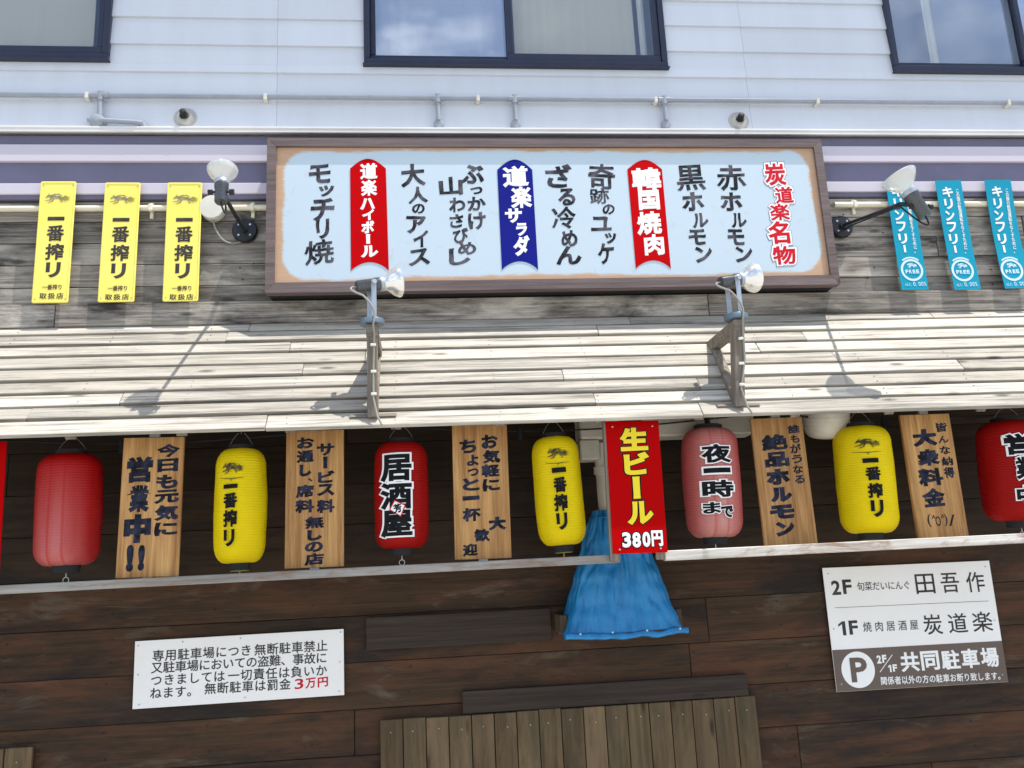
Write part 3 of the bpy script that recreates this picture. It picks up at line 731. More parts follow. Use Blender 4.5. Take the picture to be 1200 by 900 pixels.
tb.build('lettering', M['ink'], ms)
rd = [('炭', 725, 882, 92, 255), ('道', 802, 938, 262, 385), ('楽', 765, 912, 388, 508), ('名', 752, 910, 515, 680), ('物', 785, 955, 695, 830)]
for nm, out, yy, mt in (('lettering_edge', .125, fy-.001, 'navy_ink'), ('lettering_halo', .105, fy-.002, 'white'), ('red_lettering', None, fy-.003, 'red_ink')):
    tb = MB()
    for ch, *b in rd: letter(tb, ch, SP.box(b, CR[6], K), yy, .03, out=out, shear=.04, wob=.0015)
    tb.build(nm, M[mt], ms)
def ribbon(l0, l1, r0, r1, top, sho, tip, apex, mat, words, crop, lab):
    pts = []; n = 14
    for i in range(n+1):                                            # arched top
        t = i/n; pts.append((l0+(r0-l0)*t, sho-(sho-top)*math.sin(math.pi*t)))
    for i in range(n+1):                                            # swallow-tail bottom
        t = i/n; pts.append((r1+(l1-r1)*t, tip-(tip-apex)*math.sin(math.pi*t)**.8))
    poly = [SP.px(*p) for p in pts]; b = MB(); b.prism(poly, fy-.0025, fy-.0005); o = b.build('ribbon', M[mat], ms); o['label'] = lab
    t_ = MB()
    for ch, *q in words: letter(t_, ch, SP.box(q, CR[crop], K), fy-.003, .05 if ch in 'ハイボールサラダ' else .038, turn=(ch == 'ー'), shear=.05, wob=.0018)
    t_.build('lettering', M['white'], o)
ribbon(410, 411, 452, 455.5, 184.5, 196, 316, 306, 'ribbon_red', [('道', 505, 635, 92, 210), ('楽', 512, 632, 212, 330), ('ハ', 505, 615, 345, 430), ('イ', 522, 612, 428, 508), ('ボ', 515, 612, 512, 605), ('ー', 550, 580, 610, 680), ('ル', 512, 638, 692, 778)], 3, 'red ribbon with small white lettering')
ribbon(583, 588.5, 624, 631, 185.5, 197.5, 315, 305, 'ribbon_blue', [('道', 490, 682, 112, 265), ('楽', 550, 705, 262, 418), ('サ', 508, 632, 422, 528), ('ラ', 590, 672, 528, 622), ('ダ', 570, 692, 620, 768)], 4, 'dark blue ribbon')
ribbon(736, 746, 776.5, 787, 186, 197, 313.5, 304, 'ribbon_red', [('韓', 378, 590, 125, 290), ('国', 428, 580, 290, 432), ('焼', 415, 595, 445, 615), ('肉', 470, 615, 612, 762)], 5, 'red ribbon with large white lettering')

# ------------------------------------------------------------------ yellow and cyan strips
YO, YK = (25, 200), 5.3333
ysp = [((110, 68), (335, 68), (300, 825), (77, 828)), ((515, 75), (740, 75), (710, 820), (487, 822)), ((907, 75), (1128, 75), (1107, 815), (890, 818))]
ylab = ['yellow strip sign at the far end of three, away from the junction box', 'yellow strip sign between two other yellow strips', 'yellow strip sign beside the round white junction box']
def round_rect(w, h, r, n=4):
    pts = []
    for cx, cz, a0 in ((w/2-r, r, -90), (w/2-r, h-r, 0), (-w/2+r, h-r, 90), (-w/2+r, r, 180)):
        for i in range(n+1):
            a = R(a0+90*i/n); pts.append((cx+r*math.cos(a), cz+r*math.sin(a)))
    return pts
for i, cr4 in enumerate(ysp):
    P = Panel(*[(YO[0]+p[0]/YK, YO[1]+p[1]/YK) for p in cr4], -.056)
    st = thing('strip_sign', ylab[i], 'sign', P.loc, P.rot, 'yellow strip signs on the plank wall')
    b = MB(); b.prism(round_rect(P.w, P.h, .008), 0, .004); b.build('panel', M['banner_yellow'], st)
    rim = MB()
    o_ = round_rect(P.w, P.h, .008); i_ = [(x*.93, P.h/2+(z-P.h/2)*.983) for x, z in o_]; n = len(o_)
    rim.add([(x, -.0005, z) for x, z in o_]+[(x, -.0022, z) for x, z in i_]+[(x*.985, -.0005, P.h/2+(z-P.h/2)*.997) for x, z in i_], [[k, (k+1) % n, n+(k+1) % n, n+k] for k in range(n)]+[[n+k, n+(k+1) % n, 2*n+(k+1) % n, 2*n+k] for k in range(n)])
    rim.build('rim', M['banner_yellow'], st)
    A = cr4[0]; dx = (cr4[0][0]-110, cr4[0][1]-68); sl = ((cr4[3][0]-cr4[0][0])+33)/760.   # this strip leans a little less
    def B(x0, x1, y0, y1):
        s_ = dx[0]+sl*((y0+y1)/2-68); return P.box((x0+s_, x1+s_, y0+dx[1]*1.0, y1+dx[1]), YO, YK)
    t = MB()
    for ch, *q in (('一', 165, 270, 288, 312), ('番', 157, 270, 340, 440), ('搾', 150, 265, 455, 558), ('リ', 152, 245, 572, 668)): letter(t, ch, B(*q), -.001, .045 if ch in '一リ' else .032)
    bb = B(130, 258, 712, 745); ww = (bb[1]-bb[0])/4
    for k, ch in enumerate('一番搾り'): letter(t, ch, (bb[0]+k*ww+.0005, bb[0]+(k+1)*ww-.0005, bb[2], bb[3]), -.001, .018, fit='em')
    bb = B(110, 268, 765, 802); ww = (bb[1]-bb[0])/3
    for k, ch in enumerate('取扱店'): letter(t, ch, (bb[0]+k*ww+.003, bb[0]+(k+1)*ww-.003, bb[2], bb[3]), -.001, .018, fit='em')
    t.build('lettering', M['ink_grey'], st)
    e = MB(); bb = B(128, 308, 138, 212); beast(e, (bb[0]+bb[1])/2, (bb[2]+bb[3])/2, bb[1]-bb[0], bb[3]-bb[2], -.001, None, (0, 1)); e.build('emblem', [M['emblem_grey'], M['gold']], st)
    sw = MB()
    for sx in (-1, 1):
        for z in (.02, P.h-.02): sw.lathe([(.0001, 0), (.0035, 0), (.003, .0015), (.0001, .002)], 8, axis_matrix((sx*(P.w/2-.014), -.0005, z), (0, -1, 0)))
    sw.build_each('screw', M['steel'], st)
    hp = MB()
    for z in (.03, P.h-.06): hp.box((-.02, .0045, z), (.02, .052, z+.02))
    hp.build_each('stand_off', M['cream'], st)

BO, BK_ = (1030, 195), 6.0
bsp = [((48, 98), (233, 98), (345, 865), (160, 868)), ((405, 100), (590, 98), (703, 862), (522, 868)), ((755, 95), (942, 95), (1060, 852), (875, 860))]
blab = ['cyan strip sign partly hidden behind the black wall spotlight', 'cyan strip sign in the middle of three, wholly in view', 'cyan strip sign with a bowed foot at the end of its row']
for i, cr4 in enumerate(bsp):
    P = Panel(*[(BO[0]+p[0]/BK_, BO[1]+p[1]/BK_) for p in cr4], -.062)
    st = thing('strip_sign', blab[i], 'sign', P.loc, P.rot, 'cyan strip signs on the plank wall')
    # thin bowed plastic strip
    n = 16; bow = (.004, .006, .014)[i]
    yw = lambda x, z: bow*math.sin(math.pi*z/P.h)-(.012 if i == 2 else .0)*max(0, .25-z/P.h)*4*(.5-x/P.w)*0+0
    b = MB(); vs = []; fs = []
    for j in range(n+1):
        z = P.h*j/n
        for x in (-P.w/2, P.w/2): vs += [(x, yw(x, z), z), (x, yw(x, z)+.0025, z)]
    for j in range(n):
        a = j*4; fs += [[a, a+2, a+6, a+4], [a+1, a+5, a+7, a+3], [a, a+4, a+5, a+1], [a+2, a+3, a+7, a+6]]
    fs += [[0, 1, 3, 2], [n*4, n*4+2, n*4+3, n*4+1]]
    b.add(vs, fs); b.build('panel', M['banner_blue'], st)
    dx = (cr4[0][0]-405, cr4[0][1]-100)
    def B(x0, x1, y0, y1): return P.box((x0+dx[0], x1+dx[0], y0+dx[1], y1+dx[1]), BO, BK_)
    wr = lambda x, z: yw(x, z)
    t = MB()
    for ch, *q in (('キ', 447, 520, 145, 215), ('リ', 462, 522, 228, 298), ('ン', 470, 535, 310, 380), ('フ', 485, 550, 390, 460), ('リ', 497, 558, 475, 545), ('ー', 532, 548, 555, 605)):
        letter(t, ch, B(*q), -.0015, .035, turn=(ch == 'ー'), wrap=wr)
    sm = 'この国の飲酒運転をなくすために。'; n_ = len(sm)
    for k, ch in enumerate(sm):
        f = k/(n_-1); cx = 551+f*(618-551); cz = 172+f*(598-172); letter(t, ch, B(cx-12, cx+12, cz-14, cz+14), -.0015, .02, fit='em', wrap=wr)
    t.build('lettering', M['white'], st)
    e = MB(); bb = B(512, 668, 652, 808); cx, cz, ro = (bb[0]+bb[1])/2, (bb[2]+bb[3])/2, (bb[1]-bb[0])/2
    def ring(r1, r2, a0=0, a1=360, dz=0, nn=40):
        v_ = []; 
        for k in range(nn+1):
            a = R(a0+(a1-a0)*k/nn)
            for r_ in (r1, r2): x_, z_ = cx+r_*math.cos(a), cz+dz+r_*math.sin(a); v_.append((x_, yw(x_, z_)-.0015, z_))
        e.add(v_, [[2*k, 2*k+1, 2*k+3, 2*k+2] for k in range(nn)])
    ring(ro*.80, ro); ring(ro*1.06, ro*1.2, 50, 130)
    beast(e, cx, cz+ro*.38, ro*1.0, ro*.62, -.0018, wr)
    for k, ch in enumerate('FREE'): letter(e, ch, (cx+ro*(-.62+.32*k), cx+ro*(-.62+.32*k+.27), cz-ro*.32, cz+ro*.02), -.0018, .04, wrap=wr)
    for k, ch in enumerate('ALC.'): letter(e, ch, (cx+ro*(-.82+.17*k), cx+ro*(-.82+.17*k+(.13 if ch != '.' else .04)), cz-ro*1.42, cz-ro*(1.2 if ch != '.' else 1.38)), -.0015, .01, wrap=wr)
    for k, ch in enumerate('0.00%'): letter(e, ch, (cx+ro*(-.1+.24*k), cx+ro*(-.1+.24*k+(.2 if ch != '.' else .06)), cz-ro*1.45, cz-ro*(1.08 if ch != '.' else 1.38)), -.0015, .012, wrap=wr)
    e.build('emblem', M['print_pale'], st)
    hp = MB()
    for z in (.03, P.h-.05): hp.box((-.015, yw(0, z)+.004, z), (.015, .058, z+.02))
    hp.build_each('stand_off', M['cream'], st)

# ------------------------------------------------------------------ spotlights on the wall
def spot(mb_body, root, p, d, s=1.0, bulb='bulb', body='socket'):
    "socket and flared bulb; p = rear end of the socket, d = aim"
    d = Vector(d).normalized(); A = axis_matrix(p, d)
    b = MB(); b.lathe([(.001, 0), (.026*s, 0), (.030*s, .006*s), (.030*s, .085*s), (.034*s, .09*s), (.034*s, .112*s), (.028*s, .116*s)], 24, A); b.build('socket', M[body], root, True)
    r_ = MB(); r_.lathe([(.0325*s, .114*s), (.036*s, .118*s), (.036*s, .132*s), (.031*s, .136*s)], 24, A); r_.build('collar', M['galv'], root, True)
    g = MB(); g.lathe([(.001, .134*s), (.030*s, .134*s), (.034*s, .15*s), (.048*s, .166*s), (.064*s, .184*s), (.074*s, .204*s), (.0755*s, .212*s), (.072*s, .217*s), (.05*s, .221*s), (.001, .223*s)], 36, A); g.build('bulb', M[bulb], root, True)
YB = -.03; YH = -.66
for i, (bp_, elbow, sock, aim, sc1, lab) in enumerate((((286.5, 269.5), (264, 231), (258.5, 237), (-.05, .30, .95), .90, 'black swing arm spotlight beside the yellow strip signs'),
                                              ((987, 265), (1054, 239), (1085, 254), (-.36, .12, .9), 1.12, 'black swing arm spotlight in front of a cyan strip sign'))):
    p = at(*bp_, YB); s_ = thing('wall_spotlight', lab, 'spotlight', p, group='black spotlights on the plank wall')
    b = MB(); b.lathe([(.001, 0), (.062, 0), (.064, .006), (.064, .022), (.058, .03), (.02, .034), (.02, .05), (.001, .05)], 30, axis_matrix((0, .028, 0), (0, -1, 0))); b.build('base_plate', M['black'], s_, True)
    sc2 = MB()
    for k in range(4):
        a = R(45+90*k); sc2.lathe([(.0001, 0), (.007, 0), (.006, .004), (.0001, .005)], 8, axis_matrix((.04*math.cos(a), -.003, .04*math.sin(a)), (0, -1, 0)))
    sc2.build_each('screw', M['steel'], s_)
    e = at(*elbow, YH+.05)-p; s0 = at(*sock, YH)-p
    a = MB(); a.tube([(0, -.015, 0), e*.5, e], .0085, 10); a.tube([e*.97, e*.97+Vector((0, -.004, -.02))], .012, 8); a.build('arm', M['black'], s_, True)
    k_ = MB(); mid = s0+Vector(aim).normalized()*.035; k_.tube([e, (e+mid)/2+Vector((0, 0, .012)), mid], .011, 8)
    k_.tube([mid+Vector((-.048, 0, .02)), mid+Vector((.048, 0, .02))], .006, 8); k_.tube([mid+Vector((.036, 0, .02)), mid+Vector((.056, 0, .02))], .013, 10); k_.tube([mid+Vector((-.056, 0, .02)), mid+Vector((-.036, 0, .02))], .011, 10)
    k_.build('knuckle', M['black'], s_, True)
    spot(None, s_, s0, aim, sc1)
    c = MB(); q = s0; c.tube(arc(q, q+Vector((.035, -.01, -.11)), e+Vector((.0, -.0, -.012)), 10)+[e*(1-t)+Vector((0, 0, -.014)) for t in (.05, .2, .4, .6, .8)]+[Vector((.01, -.01, -.02))], .0042, 8); c.build('cable', M['rubber'], s_, True)
# round junction box
p = at(250, 245.5, -.02); j = thing('junction_box', 'round cream junction box on the plank wall with a cable curling from it', 'junction box', (p.x, 0, p.z))
b = MB(); b.lathe([(.001, 0), (.062, 0), (.063, .004), (.063, .05), (.06, .054), (.001, .056)], 32, axis_matrix((0, -.004, 0), (0, -1, 0))); b.build('box_body', M['white_pl'], j, True)
q1 = at(286, 281, -.02)-p; q1.y = -.012; ctl = at(258, 296, -.02)-p; ctl.y = -.02
c = MB(); c.tube(arc((0, -.03, -.055), (ctl.x, -.03, ctl.z), (q1.x, -.012, q1.z), 14), .0045, 8); c.tube([(0, -.03, -.05), (0, -.03, -.075)], .01, 8); c.build('cable', M['cable'], j, True)

# ------------------------------------------------------------------ timber brackets on the awning and their spotlights
for i, (top, bot, splay, lab, lab2) in enumerate((((436, 383), (437.5, 492), -.03, 'grey timber light bracket standing on the awning beneath the red ribbon end of the sign', 'silver reflector spotlight on the bracket below the small lettered red ribbon'),
                                               ((863, 377), (865, 472), -.22, 'grey timber light bracket standing on the awning beneath the large outlined red lettering', 'silver reflector spotlight on the bracket below the black dish names'))):
    yb = AY1+.035
    B0 = at(*bot, yb); T0 = at(*top, yb); T0.x = B0.x+(T0.x-B0.x)
    zt, zb = T0.z, AZ1+.048
    k = thing('timber_bracket', lab, 'bracket', (B0.x, yb, zb), group='timber brackets on the awning')
    hw = .0225; H = zt-zb; lx = T0.x-B0.x
    pm = MB(); sh_ = Matrix(((1, 0, lx/H, 0), (0, 1, 0, 0), (0, 0, 1, 0), (0, 0, 0, 1)))
    pm.tone = .5; pm.box((-hw, -.03, -.012), (hw, .03, H), .003, sh_); pm.build('post', M['post'], k)
    # beam back to the slats, at the post's top
    yend = (AZ0-zt+.02)/(AZ0-AZ1)*AY1 - yb
    ym = MB(); ym.tone = .3; ym.box((lx-hw-.002, -.034, H-.052), (lx+hw+.002, yend+.02, H+.004), .003)
    ym.build('beam', M['post_x'], k)
    # raking strut from the beam's far end down to the post foot
    st_ = MB(); st_.tone = .7; a = Vector((lx, yend-.03, H-.05)); b = Vector((0, .02, .03)); dd = (b-a); 
    mt_ = axis_matrix(a, dd) ; st_.box((-.02, -.02, 0), (.02, .02, dd.length-.02), .003, mt_); st_.build('strut', M['post'], k)
    pl = MB(); f0 = aw_m.inverted() @ Vector((B0.x, yb-.02, zb)); pl.box((-.10, f0.y-.02, .006), (.10, f0.y-.002, .0095), .001, Matrix.Translation(-Vector((B0.x, yb, zb))) @ aw_m @ Matrix.Translation((B0.x, 0, 0)))
    pl.build('foot_plate', M['post_x'], k)
    # spotlight
    base = Vector((B0.x+lx, yb, zt+.007)); s_ = thing('bracket_spotlight', lab2, 'spotlight', base, group='silver spotlights on timber brackets')
    b = MB(); b.lathe([(.001, 0), (.052, 0), (.055, .002), (.055, .022), (.053, .025), (.001, .026)], 26, Matrix.Translation((0, 0, 0))); b.build('base_plate', M['collar'], s_, True)
    ctr = Vector((.0, .0, at(436 if i == 0 else 862, 334 if i == 0 else 329, yb).z-base.z))
    aim = Vector((.93, .30, .20)).normalized()
    y_ = MB()
    side = aim.cross(Vector((0, 0, 1))).normalized()
    for sg in (-1, 1):
        o_ = side*.039*sg; y_.box((o_.x-.011, o_.y-.002, .03), (o_.x+.011, o_.y+.002, ctr.z+.012), .001)
    y_.build('yoke', M['galv'], s_)
    kn = MB()
    for sg in (-1, 1): kn.tube([ctr+side*.03*sg, ctr+side*.056*sg], .011, 10)
    kn.build_each('knob', M['galv'], s_, True)
    spot(None, s_, ctr-aim*.07, aim, .93, 'silver', 'socket')
    c = MB(); rear = ctr-aim*.07
    c.tube(arc(rear, rear+Vector((-.06, -.01, -.01)), rear+Vector((.03, -.03, -.05)), 8)+arc(rear+Vector((.03, -.03, -.05)), Vector((.03, -.05, .06)), Vector((.012, -.058, .01)), 8)[1:]+
           [Vector((.008, -.058, -.02)), Vector((.012, -.038, -.05)), Vector((.006, -.037, -H*.5)), Vector((-lx*.9+.004, -.037, -H*.85)), Vector((-lx+.02, -.05, -H-.02)), Vector((-lx+.04, -.055, -H-.06))], .0048, 8)
    c.build('cable', M['cable'], s_, True)
    cl_ = MB()
    for f in (.25, .55, .8): cl_.box((-lx*f-.012+.006, -.0425, -H*f-.006), (-lx*f+.012+.006, -.0315, -H*f+.006), .002)
    cl_.build_each('cable_clip', M['white_pl'], s_)

# ------------------------------------------------------------------ rail under the awning
YR = -.47
def rail(name, pts, Ys, mat, lab, hgt):
    A = at(*pts[0], Ys[0]); B = at(*pts[1], Ys[1]); A.z = A.z; r = thing(name, lab, 'rail', ((A.x+B.x)/2, (A.y+B.y)/2, (A.z+B.z)/2))
    d = (B-A); L_ = d.length; ang = math.atan2(d.y, d.x); r.rotation_euler = (0, -math.asin(d.z/L_), ang)
    b = MB(); b.tone = random.random(); b.box((-L_/2, -.018, -hgt/2), (L_/2, .018, hgt/2), .003); b.build('bar', mat, r)
    return r, L_
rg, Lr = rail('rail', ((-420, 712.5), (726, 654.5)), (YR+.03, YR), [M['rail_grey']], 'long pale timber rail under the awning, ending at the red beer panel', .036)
rg2, Lr2 = rail('rail', ((778, 651.5), (1620, 610)), (YR-.02, YR-.07), [M['rail']], 'sunlit peeling white rail starting beside the red beer panel', .044)
for (r, L_) in ((rg, Lr), (rg2, Lr2)):
    a = MB(); n = int(L_/.9)
    for i in range(n+1):
        x = -L_/2+.08+(L_-.16)*i/n; a.box((x-.02, .0195, -.016), (x+.02, -YR-.06, .014), .002)
    a.build_each('stay', M['post_x'], r)

# ------------------------------------------------------------------ hanging wooden boards
def hang(P, root, rail_z_px=None, top_extra=.06):
    tp = MB(); tp.box((-.022, .004, P.h-.015), (.022, .024, P.h+top_extra), .002); tp.box((-.02, .003, -.03), (.02, .013, .03), .002)
    tp.build_each('hanger', M['fitting'], root)
boards = [
 ('wooden board sign painted with a greeting and two exclamation marks', (130, 500), 4.737, ((70, 62), (405, 55), (375, 830), (25, 843)),
  [('今', 255, 385, 95, 170), ('日', 258, 375, 178, 250), ('も', 250, 372, 265, 345), ('元', 240, 378, 350, 425), ('気', 240, 375, 435, 520), ('に', 240, 368, 530, 605), ('営', 90, 232, 165, 310), ('業', 82, 222, 325, 475), ('中', 72, 222, 485, 645), ('!', 85, 125, 655, 805), ('!', 150, 188, 655, 800)]),
 ('wooden board sign filled with many small brush characters beside the white edged red lantern', (320, 495), 4.865, ((78, 48), (403, 40), (403, 820), (63, 835)),
  [('お', 135, 235, 85, 150), ('通', 135, 235, 160, 230), ('し', 150, 220, 240, 308), ('、', 200, 225, 318, 340), ('席', 128, 232, 355, 430), ('料', 125, 235, 440, 515), ('サ', 250, 350, 120, 190), ('ー', 285, 312, 195, 262), ('ビ', 255, 352, 275, 345), ('ス', 250, 352, 350, 420), ('料', 248, 352, 440, 515), ('無', 180, 292, 535, 605), ('し', 195, 280, 612, 675), ('の', 180, 285, 680, 740), ('店', 178, 290, 745, 815)]),
 ('wooden board sign with lettering stepping down diagonally at its foot', (520, 490), 5.0, ((42, 42), (365, 35), (402, 818), (72, 830)),
  [('お', 220, 318, 95, 178), ('気', 225, 330, 185, 265), ('軽', 222, 330, 270, 345), ('に', 228, 328, 355, 428), ('ち', 92, 192, 125, 205), ('ょ', 135, 205, 215, 280), ('っ', 140, 205, 295, 340), ('と', 110, 210, 350, 425), ('一', 110, 210, 455, 480), ('杯', 110, 218, 525, 605), ('大', 262, 365, 578, 655), ('歓', 178, 270, 648, 725), ('迎', 110, 200, 735, 810)]),
 ('wooden board sign with six large characters, beside the pink lantern', (860, 480), 5.0, ((97, 55), (395, 40), (495, 787), (182, 800)),
  [('誰', 315, 385, 90, 140), ('も', 330, 385, 148, 195), ('が', 328, 395, 200, 255), ('う', 338, 400, 265, 315), ('な', 345, 405, 325, 375), ('る', 355, 415, 385, 432), ('絶', 160, 315, 145, 238), ('品', 180, 325, 248, 335), ('ホ', 190, 328, 348, 440), ('ル', 212, 342, 455, 540), ('モ', 212, 355, 558, 640), ('ン', 245, 357, 655, 740)]),
 ('wooden board sign with a small smiling face drawn at its foot', (1040, 470), 5.294, ((70, 88), (378, 75), (513, 848), (200, 862)),
  [('皆', 298, 370, 135, 190), ('ん', 315, 378, 215, 260), ('な', 325, 390, 280, 330), ('納', 335, 405, 345, 400), ('得', 350, 415, 410, 475), ('大', 155, 305, 175, 280), ('衆', 180, 325, 298, 400), ('料', 190, 345, 418, 525), ('金', 215, 360, 540, 655)]),
]
YBD = -.43
for i, (lab, off, kk, cr4, txt) in enumerate(boards):
    P = Panel(*[(off[0]+p[0]/kk, off[1]+p[1]/kk) for p in cr4], YBD)
    bd = thing('board_sign', lab, 'board sign', P.loc, P.rot, 'wooden board signs under the awning')
    b = MB(); b.tone = random.random(); b.box((-P.w/2, 0, 0), (P.w/2, .016, P.h), .002); b.build('panel', M['board'], bd)
    t = MB()
    for ch, *q in txt: letter(t, ch, P.box(q, off, kk), -.0008, .075 if ch in '中大一!しンルモホ' else (.034 if (q[1]-q[0]) < 80 else .05), turn=(ch == 'ー'), shear=.04, wob=.0016)
    if i == 4:
        for k, (ch, x0, x1, y0, y1) in enumerate((('(', 248, 270, 702, 782), ('^', 274, 298, 708, 730), ('O', 298, 330, 715, 775), ('^', 330, 352, 704, 726), (')', 352, 372, 700, 775), ('/', 378, 420, 705, 775))): letter(t, ch, P.box((x0, x1, y0, y1), off, kk), -.0008, .006)
    t.build('lettering', M['ink_board'], bd)
    hang(P, bd)

# red beer panel
off, kk = (660, 480), 3.214
P = Panel(*[(off[0]+p[0]/kk, off[1]+p[1]/kk) for p in ((157, 45), (355, 40), (397, 538), (190, 543))], -.52)
rp = thing('price_panel', 'bright red hanging panel with yellow beer lettering and white price', 'sign', P.loc, P.rot)
b = MB(); b.prism(round_rect(P.w, P.h, .004), 0, .004); b.build('panel', M['banner_red'], rp)
bx = MB(); bx.tone = .6; bx.box((-P.w/2-.012, .0045, -.03), (-P.w/2+.03, .026, P.h-.0), .002); bx.tone = .4; bx.box((P.w/2-.05, .0045, -.03), (P.w/2-.01, .026, P.h), .002); bx.build_each('backing_batten', M['post'], rp)
wd = [('生', 212, 318, 68, 155), ('ビ', 228, 325, 160, 245), ('ー', 262, 290, 252, 335), ('ル', 240, 340, 345, 432)]
sh_ = MB(); t = MB()
for ch, *q in wd:
    letter(sh_, ch, P.box(q, off, kk), -.0006, .055, out=.10, turn=(ch == 'ー'), shear=.03); letter(t, ch, P.box(q, off, kk), -.0016, .055, turn=(ch == 'ー'), shear=.03)
sh_.build('lettering_edge', M['ink_dark'], rp); t.build('yellow_lettering', M['yellow_ink'], rp)
sh_ = MB(); t = MB()
for ch, *q in [('3', 222, 255, 462, 520), ('8', 260, 292, 462, 520), ('0', 298, 328, 460, 518), ('円', 332, 375, 455, 515)]:
    letter(sh_, ch, P.box(q, off, kk), -.0006, .045, out=.10); letter(t, ch, P.box(q, off, kk), -.0016, .045)
sh_.build('price_edge', M['ink_dark'], rp); t.build('white_lettering', M['white'], rp)
sw = MB()
for sx in (-1, 1):
    for z in (.018, P.h-.025): sw.lathe([(.0001, 0), (.005, 0), (.004, .002), (.0001, .003)], 8, axis_matrix((sx*(P.w/2-.03), -.0005, z), (0, -1, 0)))
sw.build_each('screw', M['steel'], rp)
hp = MB(); hp.box((-.05, .028, P.h-.03), (.05, .045, P.h+.05), .002); hp.build_each('hanger', M['post_x'], rp)
# second red panel cut by the frame's edge
P = Panel((-57, 520.5), (8.5, 517.5), (-1.5, 672), (-70, 677), -.45)
rp2 = thing('price_panel', 'plain edge of a red hanging panel next to the blank red lantern', 'sign', P.loc, P.rot)
b = MB(); b.prism(round_rect(P.w, P.h, .004), 0, .004); b.build('panel', M['banner_red'], rp2)
hp = MB(); hp.box((-.05, .0045, P.h-.03), (.05, .03, P.h+.06), .002); hp.box((-.06, .0045, -.03), (-.02, .02, .04), .002); hp.build_each('hanger', M['post_x'], rp2)

